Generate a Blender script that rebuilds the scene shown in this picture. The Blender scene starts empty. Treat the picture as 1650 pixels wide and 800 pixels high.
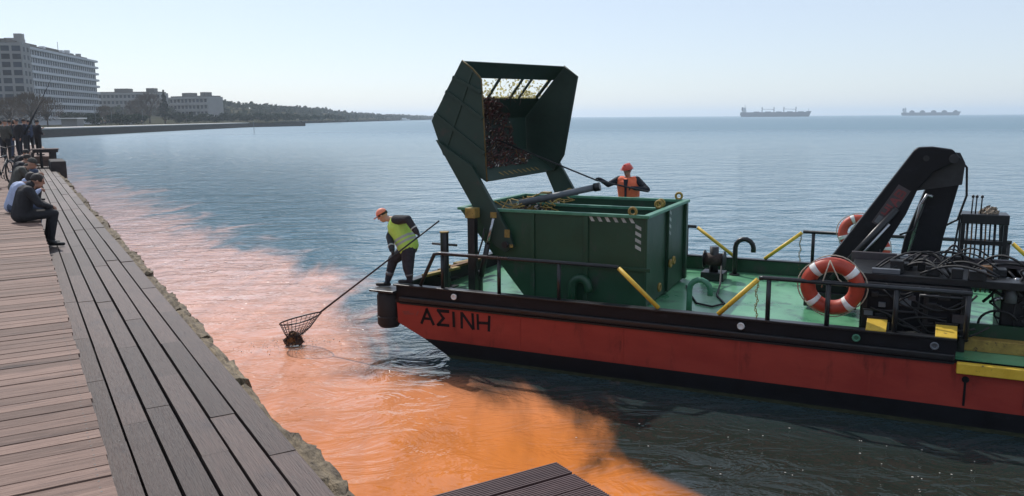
import bpy, math, random
from mathutils import Vector, Matrix
import numpy as np
random.seed(7); rng = np.random.default_rng(7)
SC = bpy.context.scene
COL = SC.collection
R = math.radians

# ------------------------------------------------------------------ camera
EYE = 4.2                                   # metres above the water
FPX = 1300.0 / 1650.0
cam_d = bpy.data.cameras.new('camera'); cam = bpy.data.objects.new('camera', cam_d); COL.objects.link(cam)
cam_d.sensor_width = 36; cam_d.lens = 36 * FPX; cam_d.clip_end = 60000; cam_d.clip_start = 0.05
_p = math.atan(211 / 1300.0); _r = R(0.37)
fw = Vector((0, math.cos(_p), -math.sin(_p))); up0 = Vector((0, math.sin(_p), math.cos(_p))); rt0 = Vector((1, 0, 0))
rt = rt0 * math.cos(_r) - up0 * math.sin(_r); up = rt0 * math.sin(_r) + up0 * math.cos(_r)
cam.matrix_world = Matrix(((rt.x, up.x, -fw.x, 0), (rt.y, up.y, -fw.y, 0), (rt.z, up.z, -fw.z, EYE), (0, 0, 0, 1)))
SC.camera = cam

# ------------------------------------------------------------------ sky, sun, exposure
SUN_AZ, SUN_EL = R(31), R(46)               # left of the camera axis, above the horizon
world = bpy.data.worlds.new('World'); SC.world = world; world.use_nodes = True
wn = world.node_tree; wn.nodes.clear()
sky = wn.nodes.new('ShaderNodeTexSky'); sky.sky_type = 'NISHITA'; sky.sun_disc = False
sky.sun_elevation = SUN_EL; sky.sun_rotation = -SUN_AZ
sky.air_density = 0.9; sky.dust_density = 0.5; sky.ozone_density = 1.6; sky.altitude = 0
bg = wn.nodes.new('ShaderNodeBackground'); bg.inputs['Strength'].default_value = 0.15
wo = wn.nodes.new('ShaderNodeOutputWorld')
veil = wn.nodes.new('ShaderNodeMix'); veil.data_type = 'RGBA'; veil.inputs['Factor'].default_value = 0.62; veil.inputs['B'].default_value = (4.55, 5.0, 5.75, 1)   # even thin haze in the whole sky
wn.links.new(sky.outputs[0], veil.inputs['A']); wn.links.new(veil.outputs['Result'], bg.inputs['Color']); wn.links.new(bg.outputs[0], wo.inputs['Surface'])
sun_d = bpy.data.lights.new('sun', 'SUN'); sun_d.energy = 3.6; sun_d.angle = R(0.53); sun_d.color = (1.0, 0.955, 0.90)
sun = bpy.data.objects.new('sun', sun_d); COL.objects.link(sun)
to_sun = Vector((-math.sin(SUN_AZ) * math.cos(SUN_EL), math.cos(SUN_AZ) * math.cos(SUN_EL), math.sin(SUN_EL)))
sun.rotation_euler = to_sun.to_track_quat('Z', 'Y').to_euler(); sun.location = to_sun * 100
vs = SC.view_settings; vs.view_transform = 'Standard'; vs.look = 'None'; vs.exposure = 0.0; vs.gamma = 1.0
vs.use_curve_mapping = False
SC.cycles.use_denoising = True
SC.cycles.max_bounces = 8; SC.cycles.volume_bounces = 1; SC.cycles.caustics_reflective = False
SC.cycles.sample_clamp_indirect = 4.0; SC.cycles.sample_clamp_direct = 6.0

# ------------------------------------------------------------------ materials
MATS = {}
def mat(name, col, rough=0.6, metal=0.0, var=0.15, scale=6.0, bump=0.0, bscale=40.0, col2=None, spec=0.5, stretch=None, amount=None, coat=0.0, wear=None):
    """Principled surface with noise-driven colour variation, roughness breakup and fine relief."""
    if name in MATS: return MATS[name]
    m = bpy.data.materials.new(name); m.use_nodes = True; MATS[name] = m
    nt = m.node_tree; N = nt.nodes; L = nt.links; b = N['Principled BSDF']
    tc = N.new('ShaderNodeTexCoord'); mp = N.new('ShaderNodeMapping'); L.new(tc.outputs['Object'], mp.inputs['Vector'])
    if stretch: mp.inputs['Scale'].default_value = stretch
    oi = N.new('ShaderNodeObjectInfo'); ad = N.new('ShaderNodeVectorMath'); ad.operation = 'ADD'
    ml = N.new('ShaderNodeVectorMath'); ml.operation = 'SCALE'; ml.inputs['Scale'].default_value = 37.0
    cb = N.new('ShaderNodeCombineXYZ')
    for k in range(3): L.new(oi.outputs['Random'], cb.inputs[k])
    L.new(cb.outputs[0], ml.inputs[0]); L.new(mp.outputs[0], ad.inputs[0]); L.new(ml.outputs[0], ad.inputs[1])
    nz = N.new('ShaderNodeTexNoise'); nz.inputs['Scale'].default_value = scale; nz.inputs['Detail'].default_value = 6; nz.inputs['Roughness'].default_value = 0.62
    L.new(ad.outputs[0], nz.inputs['Vector'])
    rp = N.new('ShaderNodeValToRGB'); rp.color_ramp.elements[0].position = 0.32; rp.color_ramp.elements[1].position = 0.68
    c = Vector(col[:3])
    lo = c * (1 - var); hi = Vector(col2[:3]) if col2 else c * (1 + var)
    if col2: lo = c
    rp.color_ramp.elements[0].color = (*lo, 1); rp.color_ramp.elements[1].color = (*[min(1, x) for x in hi], 1)
    L.new(nz.outputs['Fac'], rp.inputs[0])
    base_out = rp.outputs[0]
    if wear:
        wcol, lo_, hi_, wsc, wst = wear
        wm_ = N.new('ShaderNodeMapping'); wm_.inputs['Scale'].default_value = wst; L.new(ad.outputs[0], wm_.inputs['Vector'])
        w2n = N.new('ShaderNodeTexNoise'); w2n.inputs['Scale'].default_value = wsc; w2n.inputs['Detail'].default_value = 8; w2n.inputs['Roughness'].default_value = 0.7
        L.new(wm_.outputs[0], w2n.inputs['Vector'])
        wr_ = N.new('ShaderNodeMapRange'); wr_.interpolation_type = 'SMOOTHSTEP'; wr_.inputs['From Min'].default_value = lo_; wr_.inputs['From Max'].default_value = hi_
        L.new(w2n.outputs['Fac'], wr_.inputs[0])
        mx = N.new('ShaderNodeMix'); mx.data_type = 'RGBA'; mx.inputs['B'].default_value = (*wcol, 1); L.new(wr_.outputs[0], mx.inputs['Factor']); L.new(base_out, mx.inputs['A']); base_out = mx.outputs['Result']
    hs = N.new('ShaderNodeHueSaturation'); mr = N.new('ShaderNodeMapRange')
    a = var if amount is None else amount
    mr.inputs['To Min'].default_value = 1 - a; mr.inputs['To Max'].default_value = 1 + a
    L.new(oi.outputs['Random'], mr.inputs[0]); L.new(mr.outputs[0], hs.inputs['Value']); L.new(base_out, hs.inputs['Color'])
    L.new(hs.outputs[0], b.inputs['Base Color'])
    rr = N.new('ShaderNodeMapRange'); rr.inputs['To Min'].default_value = max(0.02, rough - 0.12); rr.inputs['To Max'].default_value = min(1, rough + 0.12)
    L.new(nz.outputs['Fac'], rr.inputs[0]); L.new(rr.outputs[0], b.inputs['Roughness'])
    b.inputs['Metallic'].default_value = metal; b.inputs['Specular IOR Level'].default_value = spec
    b.inputs['Coat Weight'].default_value = coat
    if bump > 0:
        n2 = N.new('ShaderNodeTexNoise'); n2.inputs['Scale'].default_value = bscale; n2.inputs['Detail'].default_value = 5
        L.new(ad.outputs[0], n2.inputs['Vector'])
        bp = N.new('ShaderNodeBump'); bp.inputs['Strength'].default_value = bump; bp.inputs['Distance'].default_value = 0.02
        L.new(n2.outputs['Fac'], bp.inputs['Height']); L.new(bp.outputs[0], b.inputs['Normal'])
    return m

M = {}
M['black'] = mat('black_paint', (0.006, 0.0068, 0.0095), 0.5, var=0.35, scale=3, bump=0.15, bscale=14, amount=0.05, spec=0.25, wear=((0.022, 0.025, 0.032), .56, .78, 2.2, (1, 1, 2.5)))
M['black_steel'] = mat('black_steel', (0.012, 0.013, 0.015), 0.38, var=0.4, scale=9, bump=0.12, bscale=30)
M['rubber'] = mat('black_rubber', (0.012, 0.012, 0.013), 0.7, var=0.3, scale=8, bump=0.3, bscale=25)
M['hullred'] = mat('red_hull_paint', (0.29, 0.034, 0.026), 0.5, col2=(0.37, 0.05, 0.034), scale=1.6, bump=0.5, bscale=1.6, stretch=(1, 1, 2.5), amount=0.02, spec=0.3, wear=((0.15, 0.024, 0.018), .53, .76, 1.5, (3.2, 3.2, .35)))
M['letter'] = mat('faded_letter_paint', (0.008, 0.007, 0.009), 0.6, var=0.4, scale=9, spec=0.2, wear=((0.05, 0.012, 0.012), .55, .7, 7, (1, 1, 1)))
M['deckgreen'] = mat('green_deck_paint', (0.060, 0.23, 0.115), 0.30, col2=(0.155, 0.385, 0.215), scale=1.3, bump=0.15, bscale=5, amount=0.02, wear=((0.035, 0.075, 0.058), .50, .68, 1.5, (1, 1, 1)))
M['green'] = mat('dark_green_paint', (0.006, 0.040, 0.018), 0.45, col2=(0.011, 0.057, 0.028), scale=2.2, bump=0.5, bscale=1.8, amount=0.06, wear=((0.036, 0.046, 0.037), .54, .70, 3.4, (1, 1, .6)))
M['bucketgreen'] = mat('weathered_green_steel', (0.008, 0.028, 0.019), 0.6, col2=(0.016, 0.042, 0.030), scale=3.2, bump=0.25, bscale=12, amount=0.08, wear=((0.04, 0.036, 0.028), .58, .75, 4, (1, 1, 1)))
M['rimgreen'] = mat('rim_green_paint', (0.03, 0.16, 0.085), 0.45, col2=(0.09, 0.24, 0.16), scale=7)
M['yellow'] = mat('yellow_paint', (0.60, 0.38, 0.03), 0.45, col2=(0.72, 0.48, 0.05), scale=9, bump=0.1, wear=((0.10, 0.06, 0.025), .60, .70, 14, (1, 1, 1)))
M['oldyellow'] = mat('worn_yellow_paint', (0.20, 0.13, 0.03), 0.65, col2=(0.38, 0.26, 0.06), scale=12, wear=((0.06, 0.035, 0.02), .55, .68, 16, (1, 1, 1)))
M['dulledge'] = mat('dull_edge_paint', (0.09, 0.065, 0.022), 0.7, col2=(0.17, 0.13, 0.045), scale=10)
M['rust'] = mat('rusty_brown', (0.09, 0.04, 0.018), 0.8, col2=(0.22, 0.11, 0.035), scale=14)
M['white'] = mat('white_paint', (0.72, 0.72, 0.70), 0.5, var=0.1, scale=8)
M['grey'] = mat('grey_paint', (0.12, 0.135, 0.15), 0.5, var=0.15, scale=8)
M['steel'] = mat('bright_steel', (0.45, 0.46, 0.48), 0.28, metal=0.9, var=0.1)
M['buoy'] = mat('orange_buoy_shell', (0.40, 0.045, 0.022), 0.5, col2=(0.50, 0.07, 0.035), scale=7, wear=((0.22, 0.04, 0.03), .55, .75, 9, (1, 1, 1)))
M['rope'] = mat('pale_rope', (0.45, 0.40, 0.32), 0.9, var=0.2, scale=30)
M['hose'] = mat('black_hose', (0.009, 0.009, 0.010), 0.62, var=0.3, scale=20)
M['wood_up'] = mat('weathered_upper_plank', (0.135, 0.083, 0.064), 0.75, col2=(0.275, 0.186, 0.150), scale=3.0, stretch=(1.2, 30, 30), bump=0.45, bscale=5, amount=0.30, spec=0.25, wear=((0.085, 0.058, 0.052), .52, .72, 1.2, (.6, .12, .12)))
M['wood_low'] = mat('grey_lower_plank', (0.050, 0.033, 0.029), 0.55, col2=(0.105, 0.073, 0.064), scale=3.0, stretch=(26, 1.2, 26), bump=0.4, bscale=5, amount=0.34, spec=0.22, wear=((0.045, 0.034, 0.036), .54, .76, 1.4, (.08, 1, .08)))
M['wood_dark'] = mat('dark_ribbed_plank', (0.060, 0.030, 0.030), 0.55, col2=(0.10, 0.055, 0.052), scale=4, stretch=(2, 14, 14), amount=0.1)
M['joist'] = mat('dark_joist', (0.03, 0.025, 0.024), 0.85, var=0.3)
M['stone'] = mat('rough_edge_stone', (0.055, 0.041, 0.027), 0.9, col2=(0.25, 0.195, 0.125), scale=7, bump=0.9, bscale=22, amount=0.2)
M['concrete'] = mat('quay_concrete', (0.18, 0.16, 0.14), 0.9, col2=(0.30, 0.27, 0.23), scale=1.5, bump=0.5, bscale=9)
M['paleconc'] = mat('pale_promenade', (0.48, 0.46, 0.43), 0.85, var=0.1, scale=0.2)
M['land'] = mat('park_ground', (0.030, 0.034, 0.020), 0.95, col2=(0.060, 0.055, 0.036), scale=0.05, spec=0.0)
M['skin'] = mat('skin', (0.42, 0.235, 0.165), 0.55, var=0.08, scale=20)
M['denim'] = mat('dark_work_trousers', (0.018, 0.020, 0.028), 0.85, var=0.35, scale=18, bump=0.5, bscale=22)
M['navy'] = mat('navy_jacket', (0.014, 0.017, 0.028), 0.8, var=0.35, scale=14, bump=0.5, bscale=18)
M['charcoal'] = mat('charcoal_cloth', (0.016, 0.016, 0.019), 0.85, var=0.35, scale=14, bump=0.5, bscale=18)
M['olive'] = mat('grey_olive_coat', (0.055, 0.055, 0.048), 0.85, var=0.3, scale=14, bump=0.5, bscale=18)
M['maroon'] = mat('dull_maroon_coat', (0.08, 0.028, 0.028), 0.85, var=0.3, scale=14)
M['midblue'] = mat('faded_blue_cloth', (0.06, 0.08, 0.13), 0.85, var=0.3, scale=14)
M['paleblue'] = mat('pale_blue_hoodie', (0.36, 0.42, 0.58), 0.85, var=0.12, scale=10, bump=0.4, bscale=20)
M['beige'] = mat('beige_coat', (0.30, 0.24, 0.18), 0.85, var=0.2, scale=14)
M['hair'] = mat('dark_hair', (0.018, 0.013, 0.010), 0.6, var=0.4, scale=60, bump=0.6, bscale=80)
M['greyhair'] = mat('greying_hair', (0.12, 0.11, 0.10), 0.7, var=0.4, scale=60, bump=0.6, bscale=80)
M['boot'] = mat('black_boot', (0.010, 0.010, 0.011), 0.5, var=0.3)
M['hivis'] = mat('yellow_green_vest', (0.50, 0.78, 0.10), 0.7, col2=(0.58, 0.86, 0.16), scale=10, bump=0.5, bscale=14)
M['hivis_o'] = mat('orange_red_vest', (0.80, 0.14, 0.06), 0.7, col2=(0.9, 0.2, 0.09), scale=10, bump=0.5, bscale=14)
M['reflect'] = mat('grey_reflective_tape', (0.42, 0.45, 0.42), 0.4, var=0.1)
M['cap_o'] = mat('orange_cap', (0.72, 0.22, 0.13), 0.6, var=0.1, scale=12)
M['helmet'] = mat('red_helmet', (0.60, 0.075, 0.05), 0.35, var=0.1)
M['net'] = mat('dark_net_cord', (0.05, 0.05, 0.055), 0.8, var=0.3)
M['weed'] = mat('brown_weed', (0.028, 0.018, 0.018), 0.8, col2=(0.085, 0.055, 0.045), scale=24)

# ------------------------------------------------------------------ mesh helper
class MB:
    def __init__(s): s.v = []; s.f = []; s.m = []; s.s = []; s.mi = 0
    def add(s, vs_, fs, smooth=False):
        o = len(s.v); s.v += [tuple(x) for x in vs_]
        for f in fs: s.f.append(tuple(i + o for i in f)); s.m.append(s.mi); s.s.append(smooth)
        return s
    def box(s, x0, x1, y0, y1, z0, z1):
        s.add([(x0,y0,z0),(x1,y0,z0),(x1,y1,z0),(x0,y1,z0),(x0,y0,z1),(x1,y0,z1),(x1,y1,z1),(x0,y1,z1)],
              [(0,3,2,1),(4,5,6,7),(0,1,5,4),(1,2,6,5),(2,3,7,6),(3,0,4,7)]); return s
    def bar(s, a, b, w, h, upv=(0,0,1)):
        """square bar from a to b, w across, h along upv"""
        a = Vector(a); b = Vector(b); d = (b - a).normalized(); u_ = Vector(upv)
        if abs(d.dot(u_)) > 0.98: u_ = Vector((1, 0, 0))
        x = d.cross(u_).normalized(); y = x.cross(d).normalized()
        q = []
        for p in (a, b):
            for sx, sy in ((-1,-1),(1,-1),(1,1),(-1,1)): q.append(p + x * (sx * w / 2) + y * (sy * h / 2))
        s.add(q, [(0,1,2,3),(7,6,5,4),(0,4,5,1),(1,5,6,2),(2,6,7,3),(3,7,4,0)]); return s
    def prism(s, poly, v0, v1, axis='y'):
        """polygon given in (x,z), extruded along y"""
        n = len(poly); a = [(p[0], v0, p[1]) for p in poly]; b = [(p[0], v1, p[1]) for p in poly]
        s.add(a + b, [tuple(range(n)), tuple(reversed(range(n, 2 * n)))] + [(i, i + n, (i + 1) % n + n, (i + 1) % n) for i in range(n)]); return s
    def loft(s, polyA, polyB, cap=True):
        n = len(polyA); fs = [(i, (i + 1) % n, (i + 1) % n + n, i + n) for i in range(n)]
        if cap: fs += [tuple(reversed(range(n))), tuple(range(n, 2 * n))]
        s.add(list(polyA) + list(polyB), fs); return s
    def tube(s, pts, r, n=8, closed=False, cap=True):
        pts = [Vector(p) for p in pts]; k = len(pts)
        rs = r if isinstance(r, (list, tuple)) else [r] * k
        verts = []; prev = None
        for i, p in enumerate(pts):
            if closed: d = (pts[(i + 1) % k] - pts[i - 1]).normalized()
            else: d = (pts[min(i + 1, k - 1)] - pts[max(i - 1, 0)]).normalized()
            if prev is None:
                prev = d.orthogonal().normalized()
            x = (prev - d * prev.dot(d))
            x = x.normalized() if x.length > 1e-6 else d.orthogonal().normalized()
            prev = x; y = d.cross(x)
            for j in range(n):
                a = 2 * math.pi * j / n; verts.append(p + (x * math.cos(a) + y * math.sin(a)) * rs[i])
        fs = []
        for i in range(k if closed else k - 1):
            o0 = i * n; o1 = ((i + 1) % k) * n
            for j in range(n): fs.append((o0 + j, o0 + (j + 1) % n, o1 + (j + 1) % n, o1 + j))
        s.add(verts, fs, True)
        if cap and not closed:
            o = len(s.v) - len(verts)
            s.f.append(tuple(o + j for j in reversed(range(n)))); s.m.append(s.mi); s.s.append(False)
            o2 = o + (k - 1) * n; s.f.append(tuple(o2 + j for j in range(n))); s.m.append(s.mi); s.s.append(False)
        return s
    def rcone(s, a, ra, b, rb, n=10):
        """round-ended tapered limb"""
        a = Vector(a); b = Vector(b); d = b - a
        d = d.normalized() if d.length > 1e-6 else Vector((0, 0, 1))
        pts = []; rs = []
        for t in (-85, -60, -30, 0): pts.append(a + d * ra * math.sin(R(t))); rs.append(max(ra * math.cos(R(t)), ra * .05))
        for t in (0, 30, 60, 85): pts.append(b + d * rb * math.sin(R(t))); rs.append(max(rb * math.cos(R(t)), rb * .05))
        return s.tube(pts, rs, n)
    def ell(s, c, rx, ry, rz, rot=None, nu=12, nv=8, zmin=-1.0):
        c = Vector(c); q = []; fs = []
        t0 = math.asin(max(-1, zmin))
        for i in range(nv + 1):
            t = t0 + (math.pi / 2 - t0) * i / nv
            for j in range(nu):
                a = 2 * math.pi * j / nu
                p = Vector((rx * math.cos(t) * math.cos(a), ry * math.cos(t) * math.sin(a), rz * math.sin(t)))
                if rot is not None: p = rot @ p
                q.append(c + p)
        for i in range(nv):
            for j in range(nu): fs.append((i * nu + j, i * nu + (j + 1) % nu, (i + 1) * nu + (j + 1) % nu, (i + 1) * nu + j))
        fs.append(tuple(reversed(range(nu))))
        s.add(q, fs, True); return s
    def build(s, name, mats, parent=None, off=(0, 0, 0), bevel=0.0):
        me = bpy.data.meshes.new(name)
        ox, oy, oz = off
        me.from_pydata([(x - ox, y - oy, z - oz) for x, y, z in s.v], [], s.f)
        ms = mats if isinstance(mats, (list, tuple)) else [mats]
        for m_ in ms: me.materials.append(M[m_] if isinstance(m_, str) else m_)
        if len(ms) > 1: me.polygons.foreach_set('material_index', s.m)
        me.polygons.foreach_set('use_smooth', s.s); me.update()
        o = bpy.data.objects.new(name, me); COL.objects.link(o)
        if parent is not None: o.parent = parent
        if bevel > 0:
            bv = o.modifiers.new('bevel', 'BEVEL'); bv.width = bevel; bv.segments = 2; bv.limit_method = 'ANGLE'; bv.angle_limit = R(35)
        return o

def tag(o, label=None, cat=None, group=None, kind=None):
    if label: o['label'] = label
    if cat: o['category'] = cat
    if group: o['group'] = group
    if kind: o['kind'] = kind
    return o
def empty(name, loc=(0, 0, 0), rz=0.0, parent=None):
    o = bpy.data.objects.new(name, None); COL.objects.link(o); o.location = loc; o.rotation_euler = (0, 0, rz)
    o.empty_display_size = 0.2
    if parent is not None: o.parent = parent
    return o
def copy_obj(o, parent, loc=None):
    c = o.copy(); COL.objects.link(c); c.parent = parent
    if loc is not None: c.location = loc
    return c
def copy_tree(o, parent=None):
    c = o.copy(); COL.objects.link(c); c.parent = parent
    for ch in list(o.children): copy_tree(ch, c)
    return c

# quay frame: x = w (towards the water), y = s (along the quay).  boat frame: x = u (aft), y = v (away), origin near bow corner
QROT = R(31.4); BROT = -R(25.5); B0 = Vector((-2.0, 14.2, 0))
def qw(w, s, z=0): return Vector((math.cos(QROT) * w - math.sin(QROT) * s, math.sin(QROT) * w + math.cos(QROT) * s, z))
def bw(u, v, z=0): return B0 + Vector((math.cos(BROT) * u - math.sin(BROT) * v, math.sin(BROT) * u + math.cos(BROT) * v, z))
ZL, ZU = 2.05, 2.50                           # lower walkway and upper deck heights
# ------------------------------------------------------------------ water
from mathutils import noise as mnoise
def axis(lo, hi, step, far, g=1.35):
    a = list(np.arange(lo, hi + 1e-6, step)); d = step; x = hi
    while x < far: d *= g; x += d; a.append(min(x, far))
    d = step; x = lo; pre = []
    while x > -far: d *= g; x -= d; pre.append(max(x, -far))
    return np.array(sorted(set(pre + a)))
WX = axis(-44, 14, 0.28, 9000.0); WY = axis(-6, 74, 0.28, 9000.0)
gx, gy = np.meshgrid(WX, WY, indexing='ij'); nx, ny = gx.shape
DYE = np.array([(-46.0, 82.0), (-37.6, 68.2), (-32.3, 60.5), (-23.7, 49.4), (-14.7, 34.9), (-8.9, 26.9), (-5.2, 21.8), (-3.3, 17.6), (-2.75, 14.6), (-2.3, 12.95),
                (-1.07, 12.55), (-0.26, 12.05), (0.4, 11.45), (1.05, 10.3), (1.3, 9.3), (1.9, 8.4), (2.3, 7.0), (2.4, 4.0), (0.5, 1.0), (-6.0, 6.0), (-48.0, 70.0)])
def sdist(px, py, poly):
    best = np.full(px.shape, 1e9); inside = np.zeros(px.shape, bool); n = len(poly)
    for i in range(n):
        ax, ay = poly[i]; bx, by = poly[(i + 1) % n]
        ex, ey = bx - ax, by - ay; t = np.clip(((px - ax) * ex + (py - ay) * ey) / (ex * ex + ey * ey), 0, 1)
        best = np.minimum(best, np.hypot(px - ax - t * ex, py - ay - t * ey))
        c = (ay > py) != (by > py)
        with np.errstate(divide='ignore', invalid='ignore'): xi = ax + (py - ay) * ex / (ey if ey != 0 else 1e-9)
        inside ^= c & (px < xi)
    return np.where(inside, best, -best)
sd = sdist(gx, gy, DYE); dist = np.hypot(gx, gy)
soft = 1.05 + np.clip(dist - 11, 0, 80) * 0.075
dye = np.clip(0.5 + sd / (2 * soft), 0, 1)
thick = np.clip(1.035 - (dist - 8) / 55, 0.35, 1)          # dye fades and pales away from the camera, standing in for reflected sky
me = bpy.data.meshes.new('water')
vv = np.stack([gx, gy, np.zeros_like(gx)], -1).reshape(-1, 3)
ii = np.arange(nx * ny).reshape(nx, ny)
qd = np.stack([ii[:-1, :-1], ii[1:, :-1], ii[1:, 1:], ii[:-1, 1:]], -1).reshape(-1, 4)
me.vertices.add(len(vv)); me.vertices.foreach_set('co', vv.ravel())
me.loops.add(qd.size); me.loops.foreach_set('vertex_index', qd.ravel().astype(np.int32))
me.polygons.add(len(qd)); me.polygons.foreach_set('loop_start', np.arange(0, qd.size, 4, dtype=np.int32))
me.polygons.foreach_set('loop_total', np.full(len(qd), 4, np.int32)); me.update()
at = me.attributes.new('dye', 'FLOAT', 'POINT'); at.data.foreach_set('value', dye.ravel().astype(np.float32))
at = me.attributes.new('sky_fade', 'FLOAT', 'POINT'); at.data.foreach_set('value', thick.ravel().astype(np.float32))
chop = np.clip(1 / (0.55 + dist / 120), 0.38, 1.15)
at = me.attributes.new('chop', 'FLOAT', 'POINT'); at.data.foreach_set('value', chop.ravel().astype(np.float32))
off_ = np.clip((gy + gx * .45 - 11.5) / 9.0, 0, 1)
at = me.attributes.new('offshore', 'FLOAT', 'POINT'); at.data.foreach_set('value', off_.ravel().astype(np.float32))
unres = np.clip(0.045 + (dist - 40) / 900, 0.045, 0.30)      # waves too small to resolve far out
at = me.attributes.new('unresolved', 'FLOAT', 'POINT'); at.data.foreach_set('value', unres.ravel().astype(np.float32))
water = bpy.data.objects.new('water', me); COL.objects.link(water)
tag(water, 'rippled blue bay water with an orange dye plume along the quay', 'water', kind='structure')
wm = bpy.data.materials.new('sea_water'); wm.use_nodes = True; nt = wm.node_tree; N = nt.nodes; L = nt.links; pb = N['Principled BSDF']
tc = N.new('ShaderNodeTexCoord')
def wnoise(scale, detail, rot, st, rough=0.5, dist_=0.0):
    mp = N.new('ShaderNodeMapping'); mp.inputs['Rotation'].default_value = (0, 0, rot); mp.inputs['Scale'].default_value = st
    L.new(tc.outputs['Object'], mp.inputs['Vector'])
    n_ = N.new('ShaderNodeTexNoise'); n_.inputs['Scale'].default_value = scale; n_.inputs['Detail'].default_value = detail
    n_.inputs['Roughness'].default_value = rough; n_.inputs['Distortion'].default_value = dist_
    L.new(mp.outputs[0], n_.inputs['Vector']); return n_
def math_(op, a, b=None, c=None, clamp=False):
    n_ = N.new('ShaderNodeMath'); n_.operation = op; n_.use_clamp = clamp
    for k, x in enumerate((a, b, c)):
        if x is None: continue
        if isinstance(x, (int, float)): n_.inputs[k].default_value = x
        else: L.new(x, n_.inputs[k])
    return n_.outputs[0]
ad_ = N.new('ShaderNodeAttribute'); ad_.attribute_name = 'dye'
at_ = N.new('ShaderNodeAttribute'); at_.attribute_name = 'sky_fade'
swirl = wnoise(0.55, 6, 0.5, (1, 0.45, 1), 0.55, 1.2)
edge = math_('ADD', ad_.outputs['Fac'], math_('MULTIPLY', math_('SUBTRACT', swirl.outputs['Fac'], 0.5), 1.35))
mr = N.new('ShaderNodeMapRange'); mr.interpolation_type = 'SMOOTHSTEP'; mr.inputs['From Min'].default_value = 0.25; mr.inputs['From Max'].default_value = 0.78
L.new(edge, mr.inputs[0])
streak = wnoise(0.9, 6, 0.62, (1.6, 0.28, 1), 0.62, 1.0)
dfac = math_('MULTIPLY', math_('MULTIPLY', mr.outputs[0], math_('MULTIPLY_ADD', at_.outputs['Fac'], 0.75, 0.25)), math_('MULTIPLY_ADD', streak.outputs['Fac'], 0.75, 0.60), clamp=True)
cl = wnoise(0.12, 3, 0.2, (1, 1, 1))
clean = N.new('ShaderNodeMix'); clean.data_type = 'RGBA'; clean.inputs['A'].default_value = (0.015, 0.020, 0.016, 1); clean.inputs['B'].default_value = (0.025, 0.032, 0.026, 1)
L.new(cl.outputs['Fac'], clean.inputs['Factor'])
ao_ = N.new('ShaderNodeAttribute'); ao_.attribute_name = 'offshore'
sea_sky_tint = N.new('ShaderNodeMix'); sea_sky_tint.data_type = 'RGBA'; sea_sky_tint.inputs['B'].default_value = (0.055, 0.145, 0.195, 1); L.new(ao_.outputs['Fac'], sea_sky_tint.inputs['Factor']); L.new(clean.outputs['Result'], sea_sky_tint.inputs['A'])  # bluer offshore body, lightened to stand in for reflected sky
dn = wnoise(0.8, 4, 1.0, (1, 0.6, 1), 0.55, 0.6)
dcol = N.new('ShaderNodeMix'); dcol.data_type = 'RGBA'; dcol.inputs['A'].default_value = (0.50, 0.150, 0.026, 1); dcol.inputs['B'].default_value = (0.74, 0.245, 0.065, 1)
L.new(dn.outputs['Fac'], dcol.inputs['Factor'])
thin = N.new('ShaderNodeMix'); thin.data_type = 'RGBA'; thin.inputs['A'].default_value = (0.80, 0.45, 0.345, 1)  # pale pink of the far dye: sky reflection put into the colour
tr_ = N.new('ShaderNodeMapRange'); tr_.inputs['From Min'].default_value = 0.80; tr_.inputs['From Max'].default_value = 1.0; L.new(at_.outputs['Fac'], tr_.inputs[0]); L.new(tr_.outputs[0], thin.inputs['Factor']); L.new(dcol.outputs['Result'], thin.inputs['B'])
wc = N.new('ShaderNodeMix'); wc.data_type = 'RGBA'; L.new(dfac, wc.inputs['Factor']); L.new(sea_sky_tint.outputs['Result'], wc.inputs['A']); L.new(thin.outputs['Result'], wc.inputs['B'])
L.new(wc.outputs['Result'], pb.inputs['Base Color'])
ar_ = N.new('ShaderNodeAttribute'); ar_.attribute_name = 'unresolved'; L.new(ar_.outputs['Fac'], pb.inputs['Roughness']); pb.inputs['IOR'].default_value = 1.36
big = wnoise(0.36, 4, 0.35, (0.75, 1.15, 1), 0.55, 0.5)
mid = wnoise(1.25, 4, -0.25, (0.75, 1.2, 1), 0.58, 0.7)
fin = wnoise(4.6, 3, 0.15, (0.7, 1.2, 1), 0.5, 0.4)
hgt = math_('ADD', math_('ADD', math_('MULTIPLY', big.outputs['Fac'], math_('MULTIPLY_ADD', ao_.outputs['Fac'], 0.45, 0.28)), math_('MULTIPLY', mid.outputs['Fac'], 0.36)), math_('MULTIPLY', fin.outputs['Fac'], math_('MULTIPLY_ADD', ad_.outputs['Fac'], -0.040, 0.052)))
vd = N.new('ShaderNodeVectorMath'); vd.operation = 'DISTANCE'; L.new(tc.outputs['Object'], vd.inputs[0]); vd.inputs[1].default_value = (-4.147, 14.65, 0)
rip = math_('MULTIPLY', math_('SINE', math_('MULTIPLY', vd.outputs['Value'], 19.0)), math_('MULTIPLY', math_('EXPONENT', math_('MULTIPLY', vd.outputs['Value'], -1.7)), 0.035))
hgt = math_('ADD', hgt, rip)
bmp = N.new('ShaderNodeBump'); bmp.inputs['Distance'].default_value = 1.0
L.new(hgt, bmp.inputs['Height'])
patch = wnoise(0.05, 3, 0.3, (0.5, 1.2, 1))
calm = math_('MULTIPLY', math_('SUBTRACT', 1.0, math_('MULTIPLY', ad_.outputs['Fac'], 0.40)), math_('MULTIPLY_ADD', ao_.outputs['Fac'], 0.42, 0.58))   # sheltered between hull and quay
ac_ = N.new('ShaderNodeAttribute'); ac_.attribute_name = 'chop'
L.new(math_('MULTIPLY', math_('MULTIPLY', calm, ac_.outputs['Fac']), math_('MULTIPLY_ADD', patch.outputs['Fac'], 0.45, 0.58)), bmp.inputs['Strength'])
L.new(bmp.outputs[0], pb.inputs['Normal'])
me.materials.append(wm)

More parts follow.
